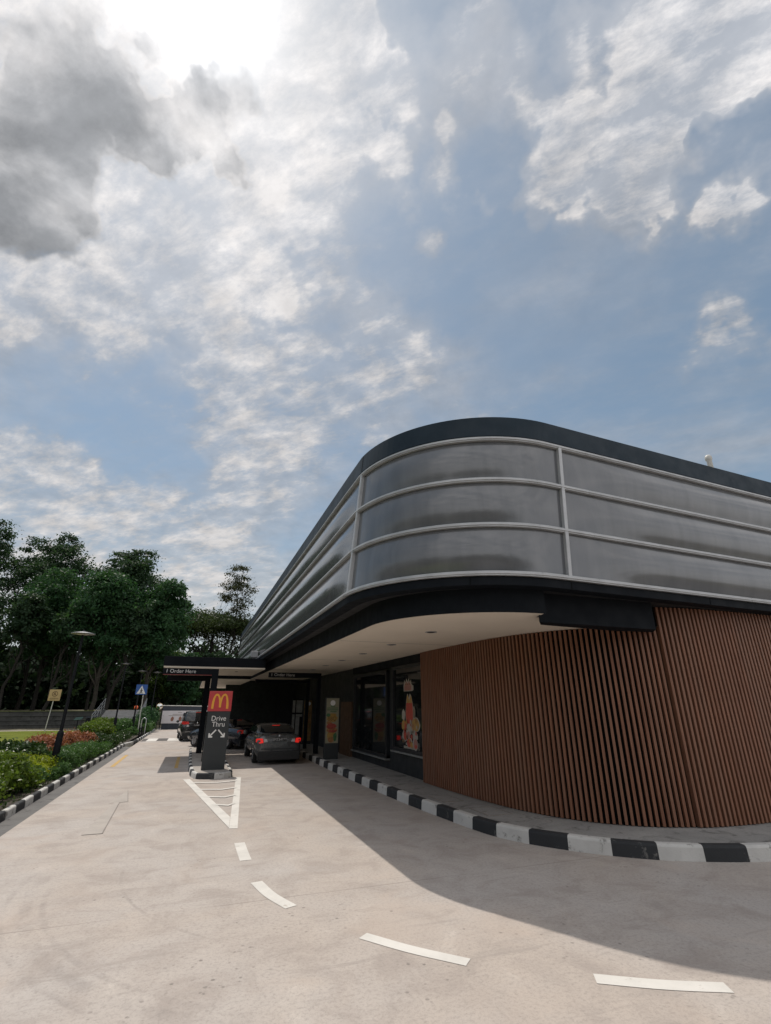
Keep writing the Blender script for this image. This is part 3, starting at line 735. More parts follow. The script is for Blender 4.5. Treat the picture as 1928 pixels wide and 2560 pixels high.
for s in (SL, SR):
    mb = MB(); vs = []
    for z in (LEV[0], LEV[-1]):
        for ds, of in ((-0.035, -0.03), (-0.035, 0.05), (-0.012, 0.056), (0.012, 0.056), (0.035, 0.05), (0.035, -0.03)): vs.append(perim(s + ds, z, of))
    mb.add(vs, [(j, (j + 1) % 6, 6 + (j + 1) % 6, 6 + j) for j in range(6)]).build('mullion', M['rail'], RB)
# upright seams in the slate parapet and charcoal fascia
mb = MB()
for s in (SL,):
    p, q = perim(s, 6.63, 0.053), perim(s, 7.0, 0.053); mb.bar(p, q, 0.012, 0.006, 0, (0.3, 1, 0))
mb.build('parapet_seam', M['black'], RB)
for z in LEV:
    for s in (SL - 1.6, 1.5, SR - 0.55, SR + 0.62, SR + 4.6):
        p, q = perim(s, z - 0.040, 0.046), perim(s, z + 0.040, 0.046); MB().bar(p, q, 0.008, 0.006, 0, (0.3, 1, 0)).build('rail_joint', M['grey_steel'], RB)
for s in (2.9, SR + 0.05, SR + 3.4, -9.0):
    p, q = perim(s, 3.85, 0.002), perim(s, 3.975, 0.002); MB().bar(p, q, 0.010, 0.005, 0, (0.3, 1, 0)).build('fascia_seam', M['void'], RB)
# roof and the dark underside
ss = srange(S0, S1)
mb = MB(); mb.add([perim(s, 6.75, -0.2) for s in ss] + [(X_END, Y_END, 6.75)], [tuple(range(len(ss) + 1))]); mb.build('roof', M['walk'], RB)
mb = MB(); mb.add([perim(s, 3.86, -0.1) for s in ss] + [(X_END, Y_END, 3.86)], [tuple(range(len(ss) + 1))]); mb.build('underside', M['black'], RB)
MB().box(2.62, Y_END - 0.02, 3.86, X_END, Y_END + 0.1, 6.95).build('end_wall', M['fascia'], RB)
MB().box(X_END - 0.05, 7.6, 0.2, X_END + 0.05, Y_END, 6.95).build('end_wall', M['fascia'], RB)


# lower soffit slab with its dark curved edge
def soff(s):
    r = 2.25; cx, cy = 2.95 + r, 6.52 + r; L = r * math.pi / 2
    if s < 0: return (2.95, cy - s)
    if s <= L: a = math.pi + s / r; return (cx + r * math.cos(a), cy + r * math.sin(a))
    return (cx + s - L, 6.52)


ss = [-28.4 + k for k in range(0, 28)] + [k * 0.12 for k in range(0, 30)]
L = 2.25 * math.pi / 2
ss = [s for s in ss if s <= L] + [L, L + 0.0]
edge = [soff(s) for s in sorted(set(ss))]
mb = MB()
n = len(edge)
mb.add([(x, y, 3.485) for x, y in edge] + [(5.3, 6.9, 3.485), (8.1, 7.0, 3.485), (9.3, 7.2, 3.485), (9.3, 37.1, 3.485)], [tuple(range(n + 4))]).build('soffit', M['soffit'], RB)
mb = MB(); vs = []
for k, (x, y) in enumerate(edge):
    a = edge[max(k - 1, 0)]; b = edge[min(k + 1, n - 1)]; d = Vector((b[0] - a[0], b[1] - a[1])).normalized(); nx, ny = d.y, -d.x
    vs += [(x, y, 3.475), (x - nx * -0.03, y - ny * -0.03, 3.475), (x - nx * -0.03, y - ny * -0.03, 3.858), (x, y, 3.858)]
fs = [(i * 4 + j, i * 4 + (j + 1) % 4, i * 4 + 4 + (j + 1) % 4, i * 4 + 4 + j) for i in range(n - 1) for j in range(4)]
mb.add(vs, fs).build('soffit_edge', M['fascia'], RB)
MB().prism([(5.2, 6.69), (7.76, 6.69), (8.0, 6.98), (7.2, 7.10), (5.42, 6.95)], 3.37, 3.857).build('dropped_beam', M['fascia'], RB)
for k, y in enumerate((9.17, 11.55, 14.0, 16.45, 18.95, 21.4, 23.9)):
    x = 4.40 + 0.018 * (y - 9.17)
    dl = MB().lathe((x, y, 3.486), [(0.0, -0.004), (0.085, -0.006), (0.115, -0.012), (0.125, -0.004), (0.125, 0.0)], 24).build('downlight', M['grey_steel'], RB)
    MB().lathe((x, y, 3.486), [(0.0, -0.0075), (0.08, -0.0085)], 20).build('lamp_face', M['black'], dl)

# ground-floor walls
wall = MB().box(6.10, 13.1, 0.15, 6.30, 33.1, 3.49).box(1.75, 33.0, -0.02, 6.10, 33.2, 3.49).build('wall', M['wall'], RB)
MB().box(1.78, 32.95, 0.0, 4.95, 32.99, 3.48).build('rendered_wall', M['green_wall'], RB)
MB().box(5.99, 13.1, 3.24, 6.10, 20.0, 3.478).build('lintel', M['fascia'], RB)


def window(y0, y1, z0, z1, mull=()):
    f = MB(); w = 0.09
    f.box(5.985, y0, z0, 6.10, y1, z0 + w).box(5.985, y0, z1 - w, 6.10, y1, z1)
    f.box(5.98, y0, z0, 6.10, y0 + w, z1).box(5.98, y1 - w, z0, 6.10, y1, z1)
    for m in mull: f.box(5.99, m - 0.04, z0 + w, 6.10, m + 0.04, z1 - w)
    fo = f.build('window', M['frame'], RB, bevel=0.004)
    MB().box(6.045, y0 + w, z0 + w, 6.07, y1 - w, z1 - w).build('pane', M['glass'], fo)
    MB().box(5.93, y0 - 0.02, z0 - 0.05, 6.10, y1 + 0.02, z0 - 0.002).build('sill', M['sill'], fo)
    return fo


win1 = window(13.12, 15.55, 0.80, 3.235)
win2 = window(16.05, 19.85, 0.50, 3.18)
dr = MB().box(6.0, 20.2, 0.19, 6.10, 21.75, 2.2).build('door', M['door'], RB, bevel=0.006)
MB().bar((5.965, 20.45, 0.9), (5.965, 20.45, 1.35), 0.025, 0.025).build('handle', M['steel'], dr)

# stickers on the near window: plain cut-out shapes of a meal box, snacks and caption strips
X = 6.043


def sticker(name, shapes, dx=0.0):
    mb = MB(); ms = []; k = 0
    for poly, m in shapes:
        if m not in ms: ms.append(m)
        mb.slabx(poly, X - 0.0015 * (k + 1), X - 0.0015 * k, ms.index(m)); k += 1
    return mb.build(name, [M[m] for m in ms], win1)


def blob(cy, cz, ry, rz, n=14, j=0.12, seed=1):
    rr = random.Random(seed)
    return [(cy + ry * math.cos(2 * math.pi * i / n) * (1 + rr.uniform(-j, j)), cz + rz * math.sin(2 * math.pi * i / n) * (1 + rr.uniform(-j, j))) for i in range(n)]


# y runs away from the camera: larger y is further left in the picture
sticker('window_sticker', [
    ([(14.02, 2.47), (14.66, 2.47), (14.68, 2.62), (14.60, 2.80), (14.52, 2.72), (14.44, 2.84), (14.36, 2.74), (14.26, 2.84), (14.18, 2.72), (14.10, 2.80), (14.06, 2.66), (13.92, 2.62), (13.92, 2.50)], 'off'),
    ([(14.06, 2.49), (14.62, 2.49), (14.62, 2.62), (14.52, 2.70), (14.44, 2.76), (14.34, 2.66), (14.26, 2.76), (14.16, 2.68), (14.08, 2.62)], 'pink'),
    ([(14.16, 2.655), (14.24, 2.655), (14.24, 2.69), (14.16, 2.69)], 'ink'), ([(14.30, 2.655), (14.38, 2.655), (14.38, 2.69), (14.30, 2.69)], 'ink'), ([(14.44, 2.655), (14.52, 2.655), (14.52, 2.69), (14.44, 2.69)], 'ink')])
sticker('window_sticker', [
    ([(13.96, 1.30), (14.52, 1.30), (14.55, 1.85), (14.50, 2.15), (14.42, 2.36), (14.36, 2.40), (14.28, 2.28), (14.20, 2.40), (14.10, 2.34), (14.0, 2.12), (13.94, 1.85)], 'off'),
    ([(14.03, 2.1), (14.46, 2.1), (14.42, 2.30), (14.36, 2.37), (14.30, 2.28), (14.25, 2.18), (14.20, 2.28), (14.14, 2.36), (14.08, 2.28)], 'yel'),
    ([(14.0, 1.5), (14.49, 1.5), (14.52, 1.85), (14.48, 2.14), (14.02, 2.14), (13.98, 1.85)], 'rose')])
sh = []
for i, (cy, cz, ry, rz, m) in enumerate(((14.72, 1.80, .13, .16, 'off'), (14.70, 1.52, .17, .14, 'yel'), (14.54, 1.50, .10, .12, 'rose'), (13.80, 1.55, .30, .20, 'off'), (13.80, 1.56, .27, .17, 'yel'), (13.98, 1.50, .10, .1, 'bun'),
                                       (14.30, 1.46, .16, .13, 'off'), (14.62, 1.22, .18, .16, 'off'), (14.58, 1.24, .12, .12, 'rose'), (14.32, 1.26, .16, .10, 'pink'), (13.82, 1.26, .20, .13, 'off'), (14.24, 1.05, .22, .15, 'off'), (14.28, 1.06, .15, .12, 'rose'), (14.08, 1.02, .10, .08, 'yel'), (13.82, 1.05, .18, .16, 'off'), (13.80, 1.06, .13, .14, 'pink'), (13.76, 0.99, .10, .05, 'rose'))):
    sh.append((blob(cy, cz, ry, rz, 12, 0.14, i + 3), m))
sh.append(([(13.78, 1.72), (13.92, 1.72), (13.93, 1.95), (13.85, 2.06), (13.77, 1.95)], 'off')); sh.append(([(13.81, 1.74), (13.89, 1.74), (13.90, 1.94), (13.85, 2.01), (13.80, 1.94)], 'ink'))
for i, (cy, cz, r_, m) in enumerate(((14.60, 1.38, .05, 'rose'), (14.44, 1.60, .05, 'yel'), (14.10, 1.62, .06, 'off'), (13.72, 1.66, .05, 'bun'), (13.66, 1.50, .05, 'off'), (14.40, 1.22, .05, 'ink'), (14.02, 1.22, .06, 'rose'), (13.92, 1.38, .04, 'ink'), (14.12, 1.34, .05, 'off'), (14.40, 1.42, .03, 'ink'), (13.70, 1.34, .05, 'rose'), (14.18, 1.12, .04, 'yel'), (14.66, 1.10, .05, 'ink'))):
    sh.append((blob(cy, cz, r_, r_ * 1.2, 7, .3, i + 40), m))
sticker('window_sticker', sh)
MB().box(X - 0.002, 13.92, 0.995, X, 14.55, 1.055).box(X - 0.002, 13.72, 0.90, X, 14.72, 0.965).box(X - 0.002, 13.60, 0.89, X, 13.63, 1.09).build('window_sticker', M['off'], win1)

# timber slats round the corner
wpts = [(5.92, 13.08), (5.925, 12.2), (5.96, 11.2), (6.04, 10.1), (6.19, 9.15), (6.43, 8.45), (6.72, 7.94), (7.07, 7.54), (7.49, 7.24), (7.99, 7.03), (8.4, 6.93), (8.9, 6.87), (9.7, 6.83), (12, 6.85), (25.9, 6.95)]
wp = resample(spline([(*p, 0) for p in wpts], 0.05), 0.098)
iq = min(range(len(wp)), key=lambda i: abs(wp[i].x - 8.19))


def slats(i0, i1, z1, off, name):
    mb = MB(); bk = []
    for i in range(i0, i1):
        d = (wp[min(i + 1, len(wp) - 1)] - wp[max(i - 1, 0)]).normalized(); n = Vector((-d.y, d.x, 0))
        n = -n
        a = wp[i] + n * off; w = 0.0235; dp = 0.055
        q = [a - d * w, a + d * w, a + d * w - n * dp, a - d * w - n * dp]; zb = 0.205 + random.uniform(0, 0.004)
        mb.add([(p.x, p.y, zb) for p in q] + [(p.x, p.y, z1) for p in q], [(0, 1, 2, 3), (7, 6, 5, 4), (0, 4, 5, 1), (1, 5, 6, 2), (2, 6, 7, 3), (3, 7, 4, 0)])
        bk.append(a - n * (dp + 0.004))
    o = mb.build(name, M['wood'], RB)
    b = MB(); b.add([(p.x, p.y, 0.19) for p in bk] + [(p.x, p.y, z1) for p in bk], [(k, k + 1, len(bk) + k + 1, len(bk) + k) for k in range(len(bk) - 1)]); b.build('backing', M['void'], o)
    return o


o = slats(0, iq + 1, 3.478, 0.0, 'timber_slat_screen'); o['label'] = 'lower curved slat screen under the cream soffit'
o = slats(iq, len(wp), 3.845, 0.05, 'timber_slat_screen'); o['label'] = 'taller straight slat screen at the right'
MB().lathe((19.1, 12.2, 6.7), [(0.10, 0), (0.10, 4.95), (0.135, 5.0), (0.135, 5.12), (0.09, 5.2), (0, 5.22)], 16).build('vent_pipe', M['pole_w'], RB)

# ------------------------------------------------------------------ order canopies and frames
cp = thing('canopy', 'flat dark canopy with cream underside reaching over the left lane', 'canopy', (0.6, 23, 3.4))
MB().box(-1.28, 21.3, 3.50, 2.60, 26.6, 3.86).build('roof_slab', M['fascia'], cp, bevel=0.006)
MB().box(-1.26, 21.32, 3.44, 2.60, 26.58, 3.497).build('underside', M['soffit'], cp)
for x, y in ((4.2, 12.6), (5.1, 16.0), (3.6, 20.2)):
    MB().box(x - .22, y - .22, 3.479, x + .22, y + .22, 3.4848).build('soffit_hatch', M['soffit'], RB)
for y in (11.2, 16.4, 21.6, 26.8):
    MB().box(3.02, y - .004, 3.4815, 6.08, y + .004, 3.4845).build('soffit_joint', M['sill'], RB)
MB().lathe((1.6, 23.2, 3.44), [(0.0, -0.012), (0.06, -0.012), (0.075, 0.0)], 16).build('downlight', M['black'], cp)
fl = MB().box(2.2, 22.9, 3.86, 2.34, 23.1, 4.02).box(2.12, 22.75, 4.02, 2.42, 23.0, 4.30).build('floodlight', M['grey_steel'], cp, bevel=0.02)
cp2 = thing('canopy', 'narrow cream-bottomed canopy slab further along the lane behind the totem', 'canopy', (1.5, 34, 3.1))
MB().box(0.28, 26.9, 3.30, 2.58, 40.5, 3.56).build('roof_slab', M['fascia'], cp2)
MB().box(0.30, 26.9, 3.23, 2.58, 40.45, 3.297).build('underside', M['soffit'], cp2)


def gantry(label, x0, x1, leg0, leg1, y, z0, z1, zbase, sign=None, depth=0.16):
    g = thing('order_gantry', label, 'order gantry', ((leg0 + leg1) / 2, y, zbase), 'order here gantries over the lanes')
    MB().box(leg0, y, zbase, leg1, y + depth, z0).build('post', M['fascia'], g, bevel=0.008)
    b = MB().box(x0, y - 0.004, z0, max(x1, leg1), y + depth + 0.004, z1).build('beam', M['fascia'], g, bevel=0.008)
    if sign:
        text('lettering', sign[0], sign[1], M['letter_dim'], b, (sign[2], y - 0.008, (z0 + z1) / 2), align='LEFT')
        if sign[3]: MB().box(x0 + 0.02, y - 0.012, z0 - 0.028, x1 - 0.25, y + 0.05, z0 - 0.002).build('maroon_strip', M['maroon'], b)
    return g


gantry('dark order gantry with white lettering over the left lane behind the totem', -1.24, 0.78, 0.54, 0.78, 20.9, 3.17, 3.39, 0.15, ("1 Order Here", 0.185, -1.14, True))
gantry('plain dark gantry over the left lane just behind the lettered one', -1.22, 0.60, 0.37, 0.60, 24.4, 3.08, 3.30, 0.15)
gantry('dark order gantry with white lettering over the right lane beneath the soffit', 2.85, 5.12, 4.95, 5.12, 21.9, 3.17, 3.37, 0.19, ("1 Order Here", 0.175, 2.93, False))
gantry('plain dark gantry over the right lane beyond the lettered one', 2.60, 5.2, 5.05, 5.2, 24.6, 3.06, 3.20, 0.19)

# ------------------------------------------------------------------ totem sign
tt = thing('totem_sign', 'charcoal drive through totem topped by red panel with golden arches, on island', 'sign', (0.85, 18.3, 0.15))
MB().box(0.50, 18.20, 0.15, 1.205, 18.52, 1.885).build('pillar', M['totem'], tt, bevel=0.006)
hd = MB().box(0.475, 18.185, 1.889, 1.215, 18.54, 2.515).build('red_panel', M['red'], tt, bevel=0.005)


def arch(cx, flip, y0, y1):
    mb = MB(); out_, in_ = [], []
    zb, zt = 1.965, 2.435
    for k in range(33):
        u = k / 32
        # outer leg spread wide, inner leg close to the middle
        if u < 0.5:
            t = u / 0.5; a = t * math.pi / 2
            X_ = -0.272 + (0.272 - 0.128) * (1 - math.cos(a)) ** 1.0; Z = zb + (zt - zb) * math.sin(a) ** 0.85
            xi = -0.200 + (0.200 - 0.128) * (1 - math.cos(a)); zi = zb + (zt - 0.062 - zb) * math.sin(a) ** 0.9
        else:
            t = (u - 0.5) / 0.5; a = math.pi / 2 - t * math.pi / 2
            X_ = 0.032 - (0.032 + 0.128) * (1 - math.cos(a)); Z = zb + 0.04 + (zt - zb - 0.04) * math.sin(a) ** 0.85
            xi = -0.034 - (0.128 - 0.034) * (1 - math.cos(a)); zi = zb + 0.04 + (zt - 0.062 - zb - 0.04) * math.sin(a) ** 0.9
        out_.append((cx + flip * X_, Z)); in_.append((cx + flip * xi, zi))
    n = len(out_)
    vs = [(x, y0, z) for x, z in out_] + [(x, y0, z) for x, z in in_] + [(x, y1, z) for x, z in out_] + [(x, y1, z) for x, z in in_]
    fs = []
    for i in range(n - 1):
        fs += [(i, i + 1, n + i + 1, n + i), (2 * n + i, 3 * n + i, 3 * n + i + 1, 2 * n + i + 1), (i, 2 * n + i, 2 * n + i + 1, i + 1), (n + i, n + i + 1, 3 * n + i + 1, 3 * n + i)]
    fs += [(0, n, 3 * n, 2 * n), (n - 1, 3 * n - 1, 4 * n - 1, 2 * n - 1)]
    return vs, fs


mb = MB(); mb.add(*arch(0.845, 1, 18.172, 18.186)); mb.add(*arch(0.845, -1, 18.170, 18.186)); mb.build('golden_arches', M['gold'], hd)
text('lettering', "Drive", 0.215, M['letter'], tt, (0.855, 18.196, 1.665), sx=0.95)
text('lettering', "Thru", 0.215, M['letter'], tt, (0.865, 18.196, 1.485), sx=0.95)
for f in (-1, 1):
    c = 0.848; mb = MB(); y0, y1 = 18.192, 18.202
    a = Vector((c + f * 0.035, 1.325)); b = Vector((c + f * 0.225, 1.125)); d = (b - a).normalized(); nn = Vector((-d.y, d.x)) * 0.021
    mb.slab([tuple(a + nn), tuple(b + nn), tuple(b - nn), tuple(a - nn)], y0, y1)
    mb.slab([(c + f * 0.255, 1.095), (c + f * 0.255, 1.225), (c + f * 0.213, 1.225), (c + f * 0.213, 1.095)], y0 - 0.002, y1)
    mb.slab([(c + f * 0.212, 1.095), (c + f * 0.212, 1.135), (c + f * 0.13, 1.135), (c + f * 0.13, 1.095)], y0 - 0.002, y1)
    mb.build('arrow', M['letter'], tt)


# ------------------------------------------------------------------ menu boards and posters
def board(name, label, cat, x0, x1, y, zb, z0, z1, face, depth=0.14, group=None):
    t = thing(name, label, cat, ((x0 + x1) / 2, y, zb), group)
    c = MB().box(x0 - 0.02, y, zb, x1 + 0.02, y + depth, z1 + 0.03).build('casing', M['totem'], t, bevel=0.008)
    MB().box(x0, y - 0.006, z0, x1, y - 0.001, z1).build('face', M[face], c)
    return t, c


t, c = board('poster_stand', 'tall poster stand with burger picture and BBQ heading on the walkway', 'poster stand', 4.84, 5.34, 19.6, 0.19, 0.74, 2.32, 'poster')
mb = MB(); y = 19.592
mb.lathe((5.09, y, 2.15), [(0.0, 0.0), (0.10, 0.0)], 20, 0, 'y'); mb.build('badge', M['letter'], c)
mb = MB()
for k, (a, b2, z, h) in enumerate(((5.0, 5.18, 2.02, .035), (4.86, 5.31, 1.955, .028), (4.86, 5.31, 1.89, .028), (5.0, 5.25, 1.83, .028), (5.12, 5.23, 1.36, .02), (5.12, 5.23, 1.33, .02))): MB().box(a, y - 0.001, z, b2, y, z + h).build('text_line', M['leafp'], c)
text('lettering', "BBQ", 0.20, M['ink'], c, (5.075, y - 0.003, 1.585), sx=0.85)
for nm, m, lst in (('picture_shape', 'yel', ((5.1, 1.74, .14, .04), (5.07, 0.98, .17, .20), (5.08, 1.62, .20, .16))), ('picture_shape', 'bun', ((5.08, 1.20, .20, .10), (5.06, 0.86, .13, .1), (4.97, 1.45, .1, .07))), ('picture_shape', 'bacon', ((5.06, 1.33, .19, .10), (5.12, 1.15, .17, .05))), ('picture_shape', 'leafp', ((4.93, 1.72, .08, .06), (5.21, 0.95, .07, .15)))):
    for i, (a, z, rx, rz) in enumerate(lst): MB().slab(blob(a, z, rx, rz, 14, 0.15, i), y - 0.004 - 0.0013 * i - (0.004 if m == 'bun' else 0.007 if m in ('bacon', 'leafp') else 0), y - 0.0005 - 0.0013 * i).build(nm, M[m], c)
t, c = board('menu_board', 'yellow brown food poster board on the walkway beside the grey car', 'menu board', 5.53, 5.95, 27.3, 0.19, 0.34, 2.30, 'ochre')
MB().lathe((5.80, 27.293, 2.14), [(0.0, 0.0), (0.085, -0.001)], 16, 0, 'y').build('badge', M['letter'], c)
for i, (a, z, rx, rz) in enumerate(((5.72, 1.62, .1, .14), (5.75, 1.28, .16, .10), (5.70, 1.0, .15, .12), (5.78, .68, .12, .1))): MB().slab(blob(a, z, rx, rz, 12, .2, i + 9), 27.288 - i * 0.001, 27.293).build('picture_shape', M['bun'], c)
t = thing('menu_board', 'grey four panel drive through menu board right of the grey car', 'menu board', (5.2, 27.4, 0.19), None)
MB().box(4.93, 27.45, 0.19, 5.50, 27.6, 2.36).build('casing', M['fascia'], t, bevel=0.006)
for x0, x1, z0, z1 in ((4.95, 5.08, 1.70, 2.30), (5.14, 5.47, 1.70, 2.30), (4.95, 5.08, 0.78, 1.62), (5.14, 5.47, 1.5, 1.62), (5.14, 5.34, 0.45, 1.49)):
    MB().box(x0, 27.44, z0, x1, 27.448, z1).build('menu_panel', M['menu'], t)
t, c = board('menu_board', 'ochre menu board on the island hidden mostly behind the totem', 'menu board', 0.66, 1.30, 25.8, 0.15, 0.75, 1.55, 'ochre')
MB().box(0.66, 25.79, 1.65, 1.30, 25.796, 2.15).build('face', M['poster'], c)

# ------------------------------------------------------------------ cars
def loft(sections, mats, name, parent, sub=1, mi=0, closed_ends=True):
    """sections: list of (y, [(x,z) from bottom centre round the right side to top centre]) mirrored across x"""
    mb = MB(); rings = []
    for y, pts in sections:
        rings.append([(x, y, z) for x, z in pts] + [(-x, y, z) for x, z in reversed(pts[1:-1])])
    k = len(rings[0])
    fs = [(i * k + j, i * k + (j + 1) % k, (i + 1) * k + (j + 1) % k, (i + 1) * k + j) for i in range(len(rings) - 1) for j in range(k)]
    if closed_ends: fs += [tuple(range(k)), tuple((len(rings) - 1) * k + j for j in range(k - 1, -1, -1))]
    o = mb.add([p for r in rings for p in r], fs, 0, True).build(name, mats, parent)
    if sub:
        m = o.modifiers.new("smooth", 'SUBSURF'); m.levels = sub; m.render_levels = sub
    return o


def wheel(parent, x, y, r=0.32, w=0.21):
    s = 1 if x > 0 else -1
    wo = MB().lathe((x, y, r), [(r * 0.62, -w / 2), (r * 0.95, -w / 2), (r, -w / 2 + 0.03), (r, w / 2 - 0.03), (r * 0.95, w / 2), (r * 0.62, w / 2)], 28, 0, 'x').build('wheel', M['tyre'], parent)
    mb = MB().lathe((x, y, r), [(0.0, s * w * 0.40), (r * 0.2, s * w * 0.42), (r * 0.24, s * w * 0.36), (r * 0.58, s * w * 0.34), (r * 0.63, s * w * 0.48), (r * 0.66, s * w * 0.46)], 28, 0, 'x')
    for k in range(5):
        a = 2 * math.pi * k / 5
        mb.bar((x + s * w * 0.44, y + r * 0.12 * math.cos(a), r + r * 0.12 * math.sin(a)), (x + s * w * 0.44, y + r * 0.62 * math.cos(a), r + r * 0.62 * math.sin(a)), 0.05, 0.05, 0, (1, 0, 0))
    mb.build('rim', M['rim'], wo)


def patch(name, quad, m, parent, n=1):
    return MB().add(quad, [tuple(range(len(quad)))]).build(name, m, parent)


def thick(name, quads, m, parent, t=0.012):
    mb = MB()
    for q in quads:
        q = [Vector(p) for p in q]; nn = (q[1] - q[0]).cross(q[2] - q[0]).normalized() * t
        k = len(q); mb.add([p + nn for p in q] + [p - nn for p in q], [tuple(range(k)), tuple(range(2 * k - 1, k - 1, -1))] + [(i, k + i, k + (i + 1) % k, (i + 1) % k) for i in range(k)])
    return mb.build(name, m, parent)


def car(label, cat, loc, rz, paint, L=4.6, W=0.90, roof=1.42, belt=0.97, suv=False, plate=None, lit=True, back=0.0):
    c = thing('saloon_car' if not suv else 'sport_utility_car', label, cat, loc, 'cars queuing in the drive through', rz, local=True)
    b = belt; dk = b + 0.07
    S = []
    for (y, zb, wb, wm, zs, ws, zd, wd, zc) in (
        (0.00, .15, .72, .80, b - .10, .74, b - .02, .64, b),
        (0.05, .14, .80, .87, b - .03, .80, dk - .02, .68, dk),
        (0.35, .15, .82, .91, b, .85, dk, .70, dk + .02),
        (0.90, .22, .82, .91, b - .01, .87, dk, .74, dk),
        (2.00, .20, .82, .91, b - .03, .88, b + .02, .78, b + .02),
        (3.20, .20, .82, .91, b - .06, .87, b - .0, .76, b + .02),
        (3.90, .22, .80, .89, b - .14, .82, b - .09, .70, b - .05),
        (L - .20, .26, .74, .84, b - .27, .74, b - .23, .60, b - .20),
        (L, .32, .60, .70, b - .42, .60, b - .38, .5, b - .36)):
        k = W / 0.9
        S.append((y, [(0, zb), (wb * k, zb), (wm * k, (zb + zs) * .5), (ws * k, zs), (wd * k, zd), (0, zc)]))
    body = loft(S, M[paint], 'body', c, 1)
    # cabin: rear glass rises from the deck, roof, windscreen
    y0, y1, y2, y3 = (0.62, 1.30, 2.75, 3.42) if not suv else (0.10, 0.55, 2.70, 3.40)
    wt, wbse = 0.60 * W / 0.9, 0.79 * W / 0.9
    base = dk - 0.02
    G = [(y0, [(0, base - .05), (wbse - .03, base - .05), (wbse - .03, base - .03), (wbse - .05, base), (wbse - .12, base + .02), (0, base + .03)]),
         (y1 - .12, [(0, base - .05), (wbse, base - .05), (wbse - .02, base + .05), (wt + .09, roof - .11), (wt + .02, roof - .045), (0, roof - .03)]),
         (y1 + .15, [(0, base - .05), (wbse, base - .05), (wbse - .02, base + .05), (wt + .08, roof - .07), (wt, roof - .01), (0, roof)]),
         ((y1 + y2) / 2 + .1, [(0, base - .05), (wbse, base - .05), (wbse - .01, base + .05), (wt + .06, roof - .05), (wt - .06, roof), (0, roof + .02)]),
         (y2, [(0, base - .05), (wbse, base - .05), (wbse - .02, base + .05), (wt + .05, roof - .08), (wt - .06, roof - .03), (0, roof - .01)]),
         (y3, [(0, base - .07), (wbse - .03, base - .07), (wbse - .04, base - .05), (wbse - .06, base - .03), (wbse - .14, base - .02), (0, base - .01)])]
    cab = loft(G, M[paint], 'cabin', c, 1)
    e = 0.02
    def lerp(a, b2, t): return tuple(a[i] + (b2[i] - a[i]) * t for i in range(3))
    # rear screen
    lo, hi = (0, y0 - e, base + .06), (0, y1 - .1, roof - .075)
    def rs(t, x): p = lerp(lo, hi, t); return (x, p[1] - 0.035 * math.sin(math.pi * t) - 0.03 + 0.10 * (abs(x) / .7) ** 2, p[2] + 0.012)
    rows = [[rs(t / 4, (wbse - .13 + (wt - .02 - wbse + .13) * t / 4) * x / 4) for x in range(-4, 5)] for t in range(5)]
    mb = MB(); mb.add([p for r in rows for p in r], [(i * 9 + j, i * 9 + j + 1, (i + 1) * 9 + j + 1, (i + 1) * 9 + j) for i in range(4) for j in range(8)], 0, True)
    rw = mb.build('rear_window', M['car_glass'], c)
    thick('brake_light', [[(-.14, hi[1] - .055, hi[2] - .02), (.16, hi[1] - .055, hi[2] - .02), (.16, hi[1] - .04, hi[2] + .012), (-.14, hi[1] - .04, hi[2] + .012)]], M['lens_on' if lit else 'lens'], c)
    lo, hi = (0, y3 + e, base + .0), (0, y2 + .06, roof - .06)
    rows = [[(x / 4 * (wbse - .13 + (wt - .04 - wbse + .13) * t / 4), lo[1] + (hi[1] - lo[1]) * t / 4 + .05 * math.sin(math.pi * t / 4) - .1 * (abs(x) / 4) ** 2, lo[2] + (hi[2] - lo[2]) * t / 4 + .02) for x in range(-4, 5)] for t in range(5)]
    MB().add([p for r in rows for p in r], [(i * 9 + j, i * 9 + j + 1, (i + 1) * 9 + j + 1, (i + 1) * 9 + j) for i in range(4) for j in range(8)], 0, True).build('windscreen', M['car_glass'], c)
    for s in (-1, 1):
        for ya, yb in ((y1 + .0, (y1 + y2) / 2), ((y1 + y2) / 2 + .09, y2 + .08)):
            xb, xt = s * (wbse + .012), s * (wt + .085)
            thick('side_window', [[(xb, ya - .1, base + .05), (xb, yb + (.22 if yb > 2.5 else 0), base + .05), (xt, yb, roof - .11), (xt, ya + .08, roof - .11)]], M['car_glass'], c, 0.006)
        thick('tail_light', [[(s * .60 * W / .9, -.022, b - .20), (s * .74 * W / .9, .008, b - .22), (s * .85 * W / .9, .18, b - .19), (s * .85 * W / .9, .18, b - .10), (s * .75 * W / .9, .010, b - .08), (s * .62 * W / .9, -.014, b - .09)]] if not suv else
              [[(s * .48, -.02, b - .03), (s * .76, .005, b - .05), (s * .90, .25, b - .02), (s * .90, .25, b + .07), (s * .78, .02, b + .09), (s * .52, .0, b + .07)]], M['lens_on' if lit else 'lens'], c, 0.02)
        thick('reversing_light', [[(s * .44 * W / .9, -.026, b - .19), (s * .58 * W / .9, -.024, b - .20), (s * .58 * W / .9, -.014, b - .09), (s * .48 * W / .9, -.018, b - .09)]], M['clear'], c, 0.015)
        m_ = MB().lathe((s * (W + .08), 3.0, b + .03), [(0.0, -.09), (.07, -.07), (.09, 0), (.07, .05), (0, .06)], 12, 0, 'y').build('wing_mirror', M[paint], c)
        wheel(c, s * (W - .16), 0.95, .33 if not suv else .37); wheel(c, s * (W - .16), 0.95 + 2.75, .33 if not suv else .37)
        # wheel arch lips
        for yy in (0.95, 3.70):
            MB().tube([(s * (W - .045), yy + .38 * math.cos(a), .32 + .38 * math.sin(a)) for a in [math.pi * k / 12 for k in range(13)]], 0.022, 6).build('wheel_arch', M['trim'], c)
